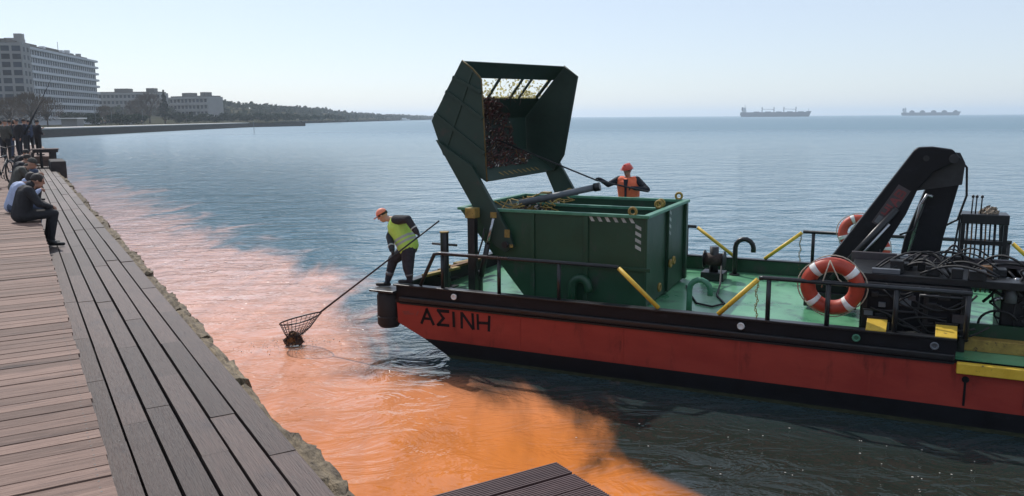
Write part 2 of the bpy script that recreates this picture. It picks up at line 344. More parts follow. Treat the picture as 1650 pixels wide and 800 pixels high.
# ------------------------------------------------------------------ quay: base, walls, planks
def noisy_block(seed, nx_=5, ny_=16, nz_=5, amp=0.16):
    """unit block with a broken, weathered surface"""
    b = MB(); idx = {}
    def vid(i, j, k):
        key = (i, j, k)
        if key not in idx:
            p = Vector((i / nx_ - .5, j / ny_ - .5, k / nz_ - .5))
            d = mnoise.noise_vector(Vector((p.x * 2, p.y * 5, p.z * 2)) + Vector((seed * 9.1, 3.3, seed))) * amp + mnoise.noise_vector(Vector((p.x * 5, p.y * 16, p.z * 5)) + Vector((seed, seed * 3, 1))) * amp * .7
            d += mnoise.noise_vector(Vector((p.x * 11, p.y * 33, p.z * 11)) + Vector((seed, 1, seed))) * amp * .35
            idx[key] = len(b.v)
            q = p + Vector((d.x, d.y * .35, d.z * .55)); b.v.append(tuple(q))
        return idx[key]
    for i in range(nx_):
        for j in range(ny_):
            for k, fl in ((0, True), (nz_, False)):
                f = (vid(i, j, k), vid(i + 1, j, k), vid(i + 1, j + 1, k), vid(i, j + 1, k)); b.f.append(f[::-1] if fl else f)
    for i in range(nx_):
        for k in range(nz_):
            for j, fl in ((0, False), (ny_, True)):
                f = (vid(i, j, k), vid(i + 1, j, k), vid(i + 1, j, k + 1), vid(i, j, k + 1)); b.f.append(f[::-1] if fl else f)
    for j in range(ny_):
        for k in range(nz_):
            for i, fl in ((0, True), (nx_, False)):
                f = (vid(i, j, k), vid(i, j + 1, k), vid(i, j + 1, k + 1), vid(i, j, k + 1)); b.f.append(f[::-1] if fl else f)
    b.m = [0] * len(b.f); b.s = [False] * len(b.f); return b

S_END = 66.0
qwall = empty('quay_wall', (0, 0, 0), QROT); tag(qwall, 'old quay wall with a ragged stone edge above the orange water', 'wall')
MB().box(-7.5, 1.30, -6, S_END, -2.0, ZL - 0.09).build('wall_core', 'concrete', qwall)
stone_me = [noisy_block(k + 1).build('stone', 'stone') for k in range(9)]
protos = [o.data for o in stone_me]
for o in stone_me: bpy.data.objects.remove(o)
s = -5.0; k = 0
while s < S_END - 1:
    ln = random.uniform(0.9, 1.9)
    o = bpy.data.objects.new('stone', protos[k % 9]); COL.objects.link(o); o.parent = qwall
    wd = random.uniform(0.24, 0.31)
    o.location = (1.27 + wd / 2 + random.uniform(-0.02, 0.02), s + ln / 2, ZL - 0.27 + random.uniform(-0.03, 0.02)); o.scale = (wd, ln * 1.03, 0.42)
    s += ln; k += 1
low = noisy_block(31, 3, 90, 8, 0.05)
o = low.build('wall_face', 'concrete', qwall); o.scale = (0.30, S_END + 6, 2.9); o.location = (1.28, S_END / 2 - 3, 0.22)

# upper deck: planks across the quay
WU = 0.265
updeck = MB().box(-7.4, WU - 0.06, -6, S_END, ZL - 0.085, ZU - 0.075).build('promenade_deck', 'joist'); updeck.rotation_euler = (0, 0, QROT)
tag(updeck, 'raised promenade deck of pale weathered planks laid across the quay', 'deck', kind='structure')
PITCH = 0.142
def screw(b, x, y):
    b.mi = 1; b.add([(x + .0055 * math.cos(a), y + .0055 * math.sin(a), .0012) for a in np.linspace(0, 2 * math.pi, 7)[:-1]], [tuple(range(6))]); b.mi = 0
M['screw'] = mat('dull_screw_head', (0.03, 0.027, 0.025), 0.5, var=.3)
pl = MB().box(-7.4, 0, -(PITCH - 0.012) / 2, (PITCH - 0.012) / 2, -0.03, 0.0)
for x_ in (-.06, -.66, -1.26):
    for y_ in (-.038, .038): screw(pl, x_, y_)
pm = pl.build('plank', ['wood_up', 'screw'], updeck, bevel=0.0); pmesh = pm.data; bpy.data.objects.remove(pm)
s = -0.6; n_ = 0
while s < 24:
    o = bpy.data.objects.new('plank', pmesh); COL.objects.link(o); o.parent = updeck
    o.location = (WU + random.uniform(-0.008, 0.008), s, ZU + random.uniform(-0.004, 0.003)); o.rotation_euler = (random.uniform(-.012, .012), 0, random.uniform(-.0012, .0012))
    s += PITCH
rest = MB()
while s < S_END:
    z = ZU + random.uniform(-.003, .003); rest.box(-7.4, WU, s - .066, s + .066, z - .03, z); s += PITCH
tag(rest.build('far_planks', 'wood_up', updeck), kind='stuff')
MB().box(WU - 0.055, WU - 0.012, -2, S_END, ZL + 0.01, ZU - 0.034).build('fascia_board', 'joist', updeck)

# lower walkway: planks along the quay
lowdeck = MB().box(WU + 0.002, 1.40, -6, S_END, ZL - 0.086, ZL - 0.076).build('lower_walkway', 'joist'); lowdeck.rotation_euler = (0, 0, QROT)
tag(lowdeck, 'lower walkway of dark grey planks running along the quay edge', 'walkway', kind='structure')
rowm = {}
for r in range(6):
    w0 = 0.292 + r * 0.187; gap = [0.019, 0.024, 0.025, 0.021, 0.019, 0.016][r]
    s = -2.5 - random.random() * 1.5
    while s < S_END:
        ln = random.choice((1.55, 1.9, 2.3, 2.3, 2.75)); key = (r, ln)
        if key not in rowm:
            t_ = MB().box(0, 0.187 - gap, 0.003, ln - 0.003, -0.04, 0)
            for y_ in [.05, ln - .05] + [ln * f_ for f_ in (.25, .5, .75)]:
                for x_ in (.035, .135): screw(t_, x_, y_)
            t_ = t_.build('plank', ['wood_low', 'screw'], lowdeck); rowm[key] = t_.data; bpy.data.objects.remove(t_)
        o = bpy.data.objects.new('plank', rowm[key]); COL.objects.link(o); o.parent = lowdeck
        o.location = (w0 + random.uniform(-.002, .002), s, ZL + random.uniform(-.005, .004)); o.rotation_euler = (random.uniform(-.0015, .0015), random.uniform(-.008, .008), random.uniform(-.001, .001))
        s += ln

# timber viewing benches at the quay edge
def ribbed(length, width, ribs):
    """grooved composite plank along x, top at z=0"""
    prof = []; y = -width / 2; step = width / ribs
    for i in range(ribs):
        prof += [(y + step * .12, 0.0), (y + step * .58, 0.0), (y + step * .68, -0.005), (y + step * 1.02, -0.005)]; y += step
    prof = [(-width / 2, -0.03)] + prof + [(width / 2, -0.03)]
    b = MB(); n = len(prof)
    b.add([(0, p[0], p[1]) for p in prof] + [(length, p[0], p[1]) for p in prof], [(i, i + n, i + 1 + n, i + 1) for i in range(n - 1)] + [(n - 1, 2 * n - 1, n, 0)] + [tuple(range(n)), tuple(reversed(range(n, 2 * n)))])
    return b
def timber_bench(w0, w1, s0, s1, ztop, label, legs):
    t = empty('timber_bench', qw(w0, s0, ZL), QROT); tag(t, label, 'bench', 'timber benches along the quay edge')
    n = int(round((s1 - s0) / 0.1165)); p = None
    for i in range(n):
        y = s1 - s0 - (i + .5) * 0.1165
        if p is None: p = ribbed(w1 - w0, 0.108, 9).build('plank', 'wood_dark', t); p.location = (0, y, ztop - ZL)
        else: copy_obj(p, t, (0, y, ztop - ZL + random.uniform(-.002, .002)))
    MB().box(0.06, w1 - w0 - 0.05, 0.05, s1 - s0 - 0.05, ztop - ZL - 0.16, ztop - ZL - 0.034).build('frame', 'joist', t, bevel=.006)
    for (a, b_, c, d) in legs: MB().box(a, b_, c, d, 0.005, ztop - ZL - 0.162).build('leg', 'joist', t, bevel=.006)
    return t
timber_bench(0.55, 1.655, 0.72, 2.405, 2.9, 'dark ribbed timber bench corner in the foreground above the orange water', [(0.1, 0.2, 0.1, 1.5), (0.7, 0.8, 0.1, 1.5)])
fb = timber_bench(0.60, 1.72, 42.4, 43.8, 2.9, 'dark timber bench far along the walkway beside the standing crowd', [(0.0, 0.10, 0.1, 1.3), (0.34, 0.42, .1, 1.3), (0.72, 0.98, 0.1, 1.3)])
mp_ = MB().box(0.62, 1.20, -3.0, -0.2, -0.60, 0.42).build('pedestal', 'joist', fb, bevel=.05)

# ------------------------------------------------------------------ far shore
SHORE = [(-37, 62), (-60, 100), (-113, 195), (-124, 300), (-132, 410), (-116, 459), (-124, 474), (-166, 520), (-174, 680), (-172, 1000), (-160, 1500), (-152, 2300)]
land = MB(); back = [(-2600, 2300), (-2600, -60), (-14, -60)]
q0 = qw(-7.3, 0); q1 = qw(-7.3, S_END - .5)
poly = SHORE + back + [(q0.x, q0.y), (q1.x, q1.y)]
n = len(poly)
land.add([(x, y, 2.15) for x, y in poly], [tuple(range(n))])
for i in range(n):
    a, b_ = poly[i], poly[(i + 1) % n]
    if i >= len(SHORE) - 1: land.add([(*a, 2.15), (*b_, 2.15), (*b_, -1.5), (*a, -1.5)], [(0, 1, 2, 3)])
tag(land.build('land', 'land'), 'low park land behind the far shore', 'land', kind='structure')
fq = empty('far_quay_wall', (-113, 195, 0)); tag(fq, 'long dark stone quay wall with pale top across the bay', 'wall')
wl = MB(); tp = MB()
for i in range(7):
    a = Vector((*SHORE[i], 0)); b_ = Vector((*SHORE[i + 1], 0)); d = (b_ - a).normalized(); nrm = Vector((d.y, -d.x, 0))
    e = b_ - d * .02
    wl.add([a + nrm * .3 + Vector((0, 0, -1.5)), e + nrm * .3 + Vector((0, 0, -1.5)), e + nrm * .3 + Vector((0, 0, 2.0)), a + nrm * .3 + Vector((0, 0, 2.0)), a - nrm * .4 + Vector((0, 0, 2.0)), e - nrm * .4 + Vector((0, 0, 2.0)), a - nrm * .4 + Vector((0, 0, -1.5)), e - nrm * .4 + Vector((0, 0, -1.5))], [(0, 1, 2, 3), (3, 2, 5, 4), (5, 7, 6, 4), (0, 3, 4, 6), (1, 7, 5, 2)])
    if i < 4:
        zt = Vector((0, 0, 2.28)); zb = Vector((0, 0, 2.003)); ins = -nrm * 9
        tp.add([a + nrm * .4 + zb, e + nrm * .4 + zb, e + nrm * .4 + zt, a + nrm * .4 + zt, a + ins + zt, e + ins + zt], [(0, 1, 2, 3), (3, 2, 5, 4)])
M['darkstone'] = mat('dark_quay_stone', (0.045, 0.038, 0.033), 0.9, col2=(0.085, 0.072, 0.06), scale=0.6, stretch=(1, 1, 4))
wl.build('wall_face', 'darkstone', fq, (-113, 195, 0)); tp.build('coping', 'paleconc', fq, (-113, 195, 0))

# hill behind the far shore
def hill_h(x, y):
    t = np.clip((np.hypot(x, y) - 480) / 260, 0, 1); inl = np.clip((-(x) - 180) / 60.0, 0, 1)
    far_ = np.exp(-((np.hypot(x, y) - 800) / 420) ** 2)
    return (2.1 + t * inl * (2.5 + 9.5 * far_ + 3.5 * np.clip((-x - 200) / 300, 0, 1))) + 1.2 * np.sin(x * .03) * np.sin(y * .017) * t * inl
hx = np.arange(-1500, -150, 25.0); hy = np.arange(470, 2290, 25.0)
hb = MB(); HX, HY = np.meshgrid(hx, hy, indexing='ij'); HZ = hill_h(HX, HY)
HZ = np.where(HZ < 2.5, 1.9, HZ)
hb.v = [tuple(p) for p in np.stack([HX, HY, HZ], -1).reshape(-1, 3)]; ny_ = len(hy)
for i in range(len(hx) - 1):
    for j in range(ny_ - 1): hb.f.append((i * ny_ + j, (i + 1) * ny_ + j, (i + 1) * ny_ + j + 1, i * ny_ + j + 1))
hb.m = [0] * len(hb.f); hb.s = [True] * len(hb.f)
tag(hb.build('hill', 'land'), 'low wooded hill behind the far shore', 'hill', kind='structure')

M['leaf_dark'] = mat('dark_evergreen_leaf', (0.014, 0.024, 0.013), 0.9, col2=(0.032, 0.05, 0.024), scale=0.8, amount=0.2, spec=0.05)
M['leaf_mid'] = mat('grey_green_leaf', (0.026, 0.038, 0.020), 0.9, col2=(0.055, 0.068, 0.036), scale=0.5, amount=0.2, spec=0.05)
M['twig'] = mat('brown_bare_twig', (0.07, 0.05, 0.034), 0.9, col2=(0.115, 0.085, 0.06), scale=0.6, amount=0.15, spec=0.05)
M['bark'] = mat('tree_bark', (0.06, 0.045, 0.035), 0.9, var=0.3)
def leaves(b, c, rx, ry, rz, n, size, clumps=9, flat=0.0, hollow=.5):
    """leaf-clump faces spread through clumps inside an ellipsoid"""
    cl_ = []
    for _ in range(clumps):
        d = Vector(rng.normal(size=3)).normalized() * random.uniform(.35, .8); cl_.append((Vector((d.x * rx, d.y * ry, d.z * rz)), random.uniform(.3, .55)))
    for _ in range(n):
        cc, cr = random.choice(cl_); d = Vector(rng.normal(size=3)).normalized() * random.uniform(hollow, 1) * cr
        p = Vector(c) + cc + Vector((d.x * rx, d.y * ry, d.z * rz))
        a = Vector(rng.normal(size=3)).normalized(); bb = a.orthogonal().normalized(); e = a.cross(bb); sz = size * random.uniform(.6, 1.35)
        b.add([p - bb * sz, p + e * sz * .8, p + bb * sz, p - e * sz * .6], [(0, 1, 2, 3)])
def tree(x, y, h, w, kind, label, group, z=2.1, n=420):
    t = empty('tree', (x, y, z)); tag(t, label, 'tree', group)
    tr = MB(); th = h * (.35 if kind != 'conifer' else .2)
    tr.tube([(0, 0, -.3), (w * .01, 0, th * .6), (w * .03, w * .02, th + h * .2)], [h * .028, h * .022, h * .012], 7)
    for k in range(6 if kind != 'bare' else 26):
        a = random.uniform(0, 6.28); l = random.uniform(.3, .5) * w; z0 = th * random.uniform(.6, 1.2); z1 = z0 + h * random.uniform(.15, .55)
        z1 = min(z1, h * .97)
        tr.tube([(0, 0, z0), (math.cos(a) * l * .45, math.sin(a) * l * .45, (z0 + z1) / 2 + h * .04), (math.cos(a) * l, math.sin(a) * l, z1)], [h * .013, h * .008, h * .003], 5)
    tr.build('trunk', 'bark', t)
    c = MB()
    if kind == 'conifer':
        for k in range(11):
            f = k / 10; leaves(c, (0, 0, h * (.16 + .80 * f)), w * .55 * (1.05 - f), w * .55 * (1.05 - f), h * .09, int(n / 6), .035 * w + .12, 8, hollow=.1)
        c.build('crown', 'leaf_dark', t)
    elif kind == 'bare':
        for _ in range(n):
            d = Vector(rng.normal(size=3)).normalized() * random.uniform(.35, 1) ** .6; p = Vector((d.x * w / 2, d.y * w / 2, h * .62 + d.z * h * .37))
            q = p + (d + Vector((0, 0, .7))).normalized() * h * random.uniform(.06, .14); sd_ = d.orthogonal().normalized() * h * .008
            c.add([p - sd_, p + sd_, q], [(0, 1, 2)])
        c.build('crown', 'twig', t)
    else:
        leaves(c, (0, 0, h * .56), w * .62, w * .62, h * .50, n, .04 * w + .10, 16, hollow=.2)
        c.build('crown', 'leaf_dark' if kind == 'dark' else 'leaf_mid', t)
    return t
def at(px, D): return ((px - 825) / 1300 * D * .988, D)      # bearing and range to ground coordinates
for i, (px, D, h, w, k, lab) in enumerate((
    (18, 215, 8.0, 8, 'bare', 'bare brown tree leftmost, standing before the big hotel'),
    (52, 225, 9.5, 9, 'bare', 'bare brown tree behind the thick fishing rod'),
    (78, 240, 8.5, 9, 'bare', 'bare brown tree right of the thick fishing rod, before the hotel'),
    (118, 330, 6.0, 8, 'mid', 'small grey green tree by the white kiosk roof'),
    (150, 300, 4.6, 7.5, 'dark', 'round dark green tree below the right end of the hotel'),
    (190, 310, 4.4, 8, 'dark', 'round dark green tree right of the one below the hotel end'),
    (172, 380, 8.5, 8, 'bare', 'thin bare tree just right of the hotel corner'),
    (222, 430, 12, 11, 'bare', 'bare brownish tree left of the tall brown one'),
    (243, 425, 15.5, 14, 'bare', 'tall bare brown tree left of the dark conifer'),
    (268, 420, 16.5, 8, 'conifer', 'tall dark conifer between the two low buildings'))):
    x, y = at(px, D); tree(x, y, h, w, k, lab, 'trees on the far promenade', n=1600 if k == 'bare' else 1100)
HB = [(205, 330), (222, 345), (290, 420), (302, 425), (316, 430), (330, 440), (345, 450), (360, 455), (374, 470), (388, 480), (402, 490), (418, 500), (433, 515), (448, 525), (462, 540), (478, 560), (494, 580), (512, 600), (530, 640), (548, 690)]
ORD = ['first', 'second', 'third', 'fourth', 'fifth', 'sixth', 'seventh', 'eighth', 'ninth', 'tenth', 'eleventh', 'twelfth', 'thirteenth', 'fourteenth', 'fifteenth', 'sixteenth', 'seventeenth', 'eighteenth', 'nineteenth', 'twentieth']
for i, (px, D) in enumerate(HB):
    x, y = at(px, D + random.uniform(-8, 8))
    tree(x, y, random.uniform(4.2, 6.0), random.uniform(7, 9.5), random.choice(('dark', 'mid', 'dark')), 'low bushy tree in the hedge row behind the far quay, %s from the left' % ORD[i], 'hedge trees behind the far quay', n=800)
wood = MB(); lv = 0
while lv < 2600:
    y = random.uniform(500, 2250); x = -random.uniform(172, 172 + 60 + y * .28)
    if y < 620 and x > -260: x -= 60
    z = float(hill_h(np.array(x), np.array(y)))
    if z < 2.3 and y < 560: continue
    r_ = random.uniform(2.5, 4.3)
    if y > 1150 and x > -200: r_ *= .7
    leaves(wood, (x, y, z + r_ * .7), r_, r_, r_ * .95, 34, 1.15 + y * .0004, 5, hollow=.2); lv += 1
tag(wood.build('hillside_wood', 'leaf_mid'), 'distant grey green wood covering the low hill', 'wood', kind='stuff')

# buildings
M['facade'] = mat('pale_grey_render', (0.46, 0.47, 0.49), 0.8, var=0.08, scale=0.15)
M['facade2'] = mat('grey_beige_render', (0.24, 0.235, 0.23), 0.8, var=0.1, scale=0.15)
M['wglass'] = mat('dark_window_glass', (0.020, 0.028, 0.042), 0.4, var=0.4, scale=0.4, amount=0.5, spec=0.08)
M['roofdark'] = mat('roof_felt', (0.10, 0.09, 0.08), 0.9, var=0.2, scale=.3)
hr = empty('hotel_building', (-191, 323, 2.1), R(99.8)); hr.scale = (1, 1, .92); tag(hr, 'large pale hotel block with rows of dark windows at far left', 'building')
HL, HD, HF = 88.0, 20.0, 3.35
b = MB().box(0, HL, .3, HD, -1, 33.6); b.build('wall', 'facade', hr)
win = None
for fl in range(10):
    z0 = 0.2 + fl * HF
    b = MB().box(7.5, HL + 2.6, -0.45, .29, z0 + 2.45, z0 + 3.45); b.box(HL + .002, HL + 2.6, 0.29, HD - 1, z0 + 2.35, z0 + 2.75); b.build('balcony_band', 'facade', hr)
    if fl < 1: continue
    for c in range(30):
        x = 8.9 + c * 2.66
        if win is None: win = MB().box(0, 1.65, 0, 0.12, 0, 1.9).build('window', 'wglass', hr); win.location = (x, .22, z0 + .35)
        else: copy_obj(win, hr, (x, .22, z0 + .35))
b = MB().box(-1.5, 7.4, -.7, HD, -1, 34.6); b.build('end_tower', 'facade2', hr)
w2 = None
for fl in range(10):
    for c in range(5):
        l = (-1.58, -.4 + c * 4.0, 1.0 + fl * HF)
        if w2 is None: w2 = MB().box(0, .1, 0, 3.0, 0, 2.2).build('window', 'wglass', hr); w2.location = l
        else: copy_obj(w2, hr, l)
    for c in range(2):
        copy_obj(win, hr, (.3 + c * 3.6, -.78, 1.0 + fl * HF))
rf = MB().box(8, HL - 2, 3, HD - 2, 33.6, 35.0); rf.box(0, 30, 5, HD - 3, 34.9, 36.4).box(36, 52, 4, 12, 34.98, 36.2); rf = rf.build('roof', 'roofdark', hr)
MB().box(16, 24, 7, 12, 36.39, 38.2).build('roof_hut', 'facade2', rf)
for x_, y_, w_, h_ in ((33, 3.4, 2, 1.2), (56, 4, 3, 1.4), (63, 3.5, 1.5, 2.0), (70, 5, 4, 1.1), (78, 3.6, 1.6, 1.5)): MB().box(x_, x_ + w_, y_, y_ + 2, 34.99, 35 + h_).build('roof_unit', random.choice(('facade', 'facade2')), rf)
MB().box(10, 13, 3.1, 6, 34.6, 39.5).build('chimney', 'facade2', rf); MB().box(5, 5.8, 1, 2, 34.6, 38.5).build('chimney', 'facade2', rf)
for x in (20, 57): MB().tube([(x, 6, 35), (x, 6, 40.5)], .1, 6).build('antenna', 'grey', rf)
def low_block(px0, D0, px1, D1, htop, floors, label, depth=14, mats='facade2', cols=14):
    a = Vector((*at(px0, D0), 2.1)); c = Vector((*at(px1, D1), 2.1)); ln = (c - a).length
    t = empty('apartment_building', a, math.atan2(c.y - a.y, c.x - a.x)); tag(t, label, 'building', 'low blocks behind the far promenade')
    MB().box(0, ln, .5, depth, -.5, htop).build('wall', mats, t)
    fh = htop / floors; w_ = None
    for f in range(floors):
        MB().box(-.4, ln + .4, -.8, .49, f * fh + fh * .72, f * fh + fh * .98).build('balcony_band', 'facade2', t)
        for k_ in range(cols):
            l = (ln / cols * (k_ + .22), .40, f * fh + fh * .15)
            if w_ is None: w_ = MB().box(0, ln / cols * .56, 0, .12, 0, fh * .5).build('window', 'wglass', t); w_.location = l
            else: copy_obj(w_, t, l)
    r_ = MB().box(1, ln - 1, 1, depth - 1, htop, htop + .8).box(ln * .3, ln * .52, 2, 8, htop + .79, htop + 3).box(ln * .78, ln * .9, 2, 8, htop + .79, htop + 3.2).build('roof', 'roofdark', t)
    return t
low_block(156, 560, 262, 560, 20.0, 5, 'long low grey block right of the hotel behind bare trees', cols=16)
low_block(276, 590, 337, 570, 17.5, 4, 'pale low block right of the dark conifer', cols=10)
kx, ky = at(112, 250)
kk = empty('kiosk', (kx, ky, 2.1)); tag(kk, 'low kiosk with a white flat roof below the hotel', 'kiosk')
MB().box(-2.2, 2.6, 0, 4, 0, 2.4).build('wall', 'facade2', kk); MB().box(-3, 3.2, -1, 5, 2.41, 2.75).build('roof', 'white', kk)
kx, ky = at(206, 330)
k2 = empty('parasol_kiosk', (kx, ky, 2.1)); tag(k2, 'small white topped kiosk between the round dark trees', 'kiosk')
MB().box(-1.3, 1.3, 0, 2.4, 0, 2.7).build('wall', 'facade2', k2); MB().add([(-1.9, -.6, 2.71), (1.9, -.6, 2.71), (1.9, 3, 2.71), (-1.9, 3, 2.71), (0, 1.2, 3.6)], [(0, 1, 4), (1, 2, 4), (2, 3, 4), (3, 0, 4), (3, 2, 1, 0)]).build('roof', 'white', k2)
for i, (px, D, h) in enumerate(((156, 285, 7), (182, 300, 5.5), (232, 330, 6), (302, 395, 6))):
    x, y = at(px, D); lp = empty('lamp_post', (x, y, 2.1)); tag(lp, 'slim pale lamp post on the far promenade, %s from the left' % ORD[i], 'lamp post', 'lamp posts on the far promenade')
    MB().tube([(0, 0, 0), (0, 0, h)], [.09, .06], 6).build('post', 'grey', lp); MB().box(-.35, .35, -.1, .1, h, h + .12).build('lamp_head', 'grey', lp)
mk = empty('marker_pole', (*at(410, 232), 0)); tag(mk, 'thin marker pole standing in the water before the far pier', 'pole')
MB().tube([(0, 0, -1), (0, 0, 3.4)], .07, 7).build('pole', 'grey', mk); MB().box(-.16, .16, -.03, .03, 2.9, 3.35).build('board', 'grey', mk)

# ships at anchor
M['shiphull'] = mat('dark_ship_hull', (0.030, 0.034, 0.048), 0.6, var=0.2, scale=.05)
M['shipwhite'] = mat('ship_superstructure', (0.42, 0.42, 0.40), 0.6, var=0.1, scale=.05)
def ship(px, D, ln, hh, kind, label):
    x, y = at(px, D); t = empty('cargo_ship', (x, y, 0), R(-18 if kind == 0 else -26)); tag(t, label, 'ship', 'cargo ships at anchor')
    L2 = ln / 2; bm = ln * .075
    prof = [(-L2, hh), (-L2 - 1, hh * .5), (-L2 + 4, -2), (L2 - 6, -2), (L2 - 3, hh * .4), (L2 + 1, hh + 2.5), (L2 - 12, hh + 2.0), (L2 - 14, hh), (-L2 + 3, hh)]
    MB().prism(prof, -bm, bm).build('hull', 'shiphull', t)
    s_ = MB().box(-L2 + 4, -L2 + 16, -bm + 1, bm - 1, hh, hh + 5).box(-L2 + 7, -L2 + 15, -bm + 3, bm - 3, hh + 4.99, hh + (14 if kind == 0 else 15)).build('superstructure', 'shipwhite', t)
    MB().box(-L2 + 2.5, -L2 + 6.5, -2, 2, hh + 5, hh + 15).build('funnel', 'shiphull', t); MB().tube([(-L2 + 12, 0, hh + 13.5), (-L2 + 12, 0, hh + 21)], .5, 6).build('mast', 'shiphull', t)
    if kind == 0:
        for f in (-.19, -.02, .12, .29):
            MB().box(ln * f - 1.2, ln * f + 1.2, -1.2, 1.2, hh, hh + 15).build('crane_post', 'shiphull', t)
        for f in (-.19, .12): MB().bar((ln * f, 0, hh + 9), (ln * (f + .17), 0, hh + 8), 1.1, 1.1).build('crane_boom', 'shiphull', t)
        for f in (-.27, -.105, .05, .205, .36): MB().box(ln * f - 8, ln * f + 8, -bm * .7, bm * .7, hh, hh + 1.8).build('hatch_cover', 'shiphull', t)
        MB().tube([(L2 - 6, 0, hh + 2), (L2 - 6, 0, hh + 10)], .5, 6).build('foremast', 'shiphull', t)
    else:
        for f in (-.32, -.14, .05, .23, .42): MB().box(ln * f - 8, ln * f + 8, -bm * .8, bm * .8, hh, hh + (5.5 if f < .4 else 4)).box(ln * f - 4, ln * f + 4, -2, 2, hh + (5.5 if f < .4 else 4) - .01, hh + 7.5).build('deck_crane', 'shiphull', t)
    return t
ship(1250, 2400, 196, 13.5, 0, 'dark bulk carrier with four crane posts on the horizon, left of two')
ship(1500, 2900, 186, 11.0, 1, 'dark cargo ship with chunky deck cranes, right of two on the horizon')
yb = empty('motor_boat', (*at(654, 1250), 0), R(10)); tag(yb, 'tiny white motor boat before the far headland', 'boat')
MB().prism([(-7.5, .2), (-7.5, 1.9), (8.5, 2.3), (6.5, .2)], -2, 2).build('hull', 'white', yb); MB().prism([(-5, 1.9), (-4.5, 4.2), (1.5, 4.2), (3.5, 2.0)], -1.6, 1.6).build('cabin', 'white', yb)
# ------------------------------------------------------------------ work boat (all coordinates in the boat frame)
ZD, ZB, BEAM, STERN = 0.95, 1.25, 5.2, 14.0
boat = empty('work_boat', B0, BROT); tag(boat, 'low black and red work boat with green deck lying beside the quay', 'boat')
rows_ = [(-0.7, 2.5), (0.0, 1.02), (0.30, 0.46), (0.54, -0.08), (0.91, -0.10), (ZD - .004, -0.10)]
hb = MB()
def hull_strip(z0, u0, z1, u1, mi):
    hb.mi = mi
    hb.add([(u0, 0, z0), (STERN, 0, z0), (STERN, 0, z1), (u1, 0, z1)], [(0, 1, 2, 3)])
    hb.add([(u0, BEAM, z0), (STERN, BEAM, z0), (STERN, BEAM, z1), (u1, BEAM, z1)], [(3, 2, 1, 0)])
    hb.add([(u0, 0, z0), (u1, 0, z1), (u1, BEAM, z1), (u0, BEAM, z0)], [(0, 1, 2, 3)])
    hb.add([(STERN, 0, z0), (STERN, BEAM, z0), (STERN, BEAM, z1), (STERN, 0, z1)], [(0, 1, 2, 3)])
for i in range(5): hull_strip(rows_[i][0], rows_[i][1], rows_[i + 1][0], rows_[i + 1][1], [0, 0, 1, 1, 0][i])
hb.build('hull', ['black', 'hullred'], boat)
MB().add([(-.06, .04, ZD), (STERN, .04, ZD), (STERN, BEAM - .04, ZD), (-.06, BEAM - .04, ZD)], [(0, 1, 2, 3)]).build('deck', 'deckgreen', boat)
def bulwark(u0, u1, v0, v1, inner):
    """outer plate black, inside green, black capping"""
    b = MB()
    b.box(u0, u1, v0, v1, ZD - .06, ZB - .03); b.build('bulwark_plate', 'black' if not inner else inner, boat)
b = MB(); b.box(-.10, 8.78, -.004, .05, .905, ZB - .03); b.build('bulwark_plate', 'black', boat)
MB().box(-.02, 8.76, .052, .075, ZD + .002, ZB - .034).build('bulwark_lining', 'green', boat)
b = MB(); b.box(-.10, STERN, BEAM - .05, BEAM + .004, .905, ZB - .03); b.build('bulwark_plate', 'black', boat)
MB().box(-.02, STERN, BEAM - .075, BEAM - .052, ZD + .002, ZB - .034).build('bulwark_lining', 'green', boat)
MB().box(-.104, -.05, .052, BEAM - .052, .905, ZB - .03).build('bulwark_plate', 'black', boat)
MB().box(-.048, -.025, .08, BEAM - .08, ZD + .002, ZB - .034).build('bulwark_lining', 'black', boat)
MB().box(-.14, 8.78, -.05, .10, ZB - .028, ZB).build('capping', 'black_steel', boat, bevel=.006)
MB().box(-.14, STERN, BEAM - .10, BEAM + .05, ZB - .028, ZB).build('capping', 'black_steel', boat, bevel=.006)
MB().box(-.14, .02, .102, BEAM - .102, ZB - .028, ZB).build('capping', 'black_steel', boat, bevel=.006)
MB().box(-.02, 8.77, -.055, -.006, .95, 1.03).build('rubbing_strake', 'black_steel', boat, bevel=.015)
MB().box(-.02, 8.77, -.03, -.006, .895, .915).build('seam_strip', 'black_steel', boat)
MB().box(8.80, STERN, -.09, .03, .79, .935).build('gangway_edge', 'yellow', boat, bevel=.012)
# stepped edge inside the gangway opening
MB().box(8.86, 13.5, .55, .75, ZD + .002, 1.12).build('coaming', 'oldyellow', boat, bevel=.008)
MB().box(8.90, 13.5, .75, .80, 1.0, 1.30).build('inner_bulwark', 'green', boat)
# fender at the bow corner
f = MB().tube([(-.34, .10, .42), (-.34, .10, .48), (-.34, .10, 1.0), (-.34, .10, 1.09)], [.17, .215, .215, .17], 20).build('bow_fender', 'rubber', boat)
MB().box(-.60, -.08, -.14, .34, 1.092, 1.13).build('fender_cap', 'black_steel', f, bevel=.01)
MB().tube([(-.34 + .222 * math.cos(a), .10 + .222 * math.sin(a), .62) for a in np.linspace(0, 6.28, 20)[:-1]], .012, 6, closed=True).build('fender_band', 'black_steel', f)
for k_ in range(2): MB().box(-.16, -.09, .02, .18, .55 + k_ * .35, .61 + k_ * .35).build('fender_bracket', 'black_steel', f)

# plate seams, weed line and rust runs on the near side
for u_ in (2.35, 4.15, 5.95, 7.75, 9.6):
    MB().box(u_ - .012, u_ + .012, -.0075, -.002, .312, .885).build('weld_seam', 'hullred', boat)
M['weedline'] = mat('green_waterline_scum', (0.020, 0.026, 0.014), 0.8, col2=(0.05, 0.055, 0.03), scale=5, stretch=(1, 1, 6), spec=0.2)
MB().add([(.90, -.003, .055), (STERN, -.003, .055), (STERN, -.003, -.05), (1.08, -.003, -.05)], [(3, 2, 1, 0)]).build('weed_line', 'weedline', boat)
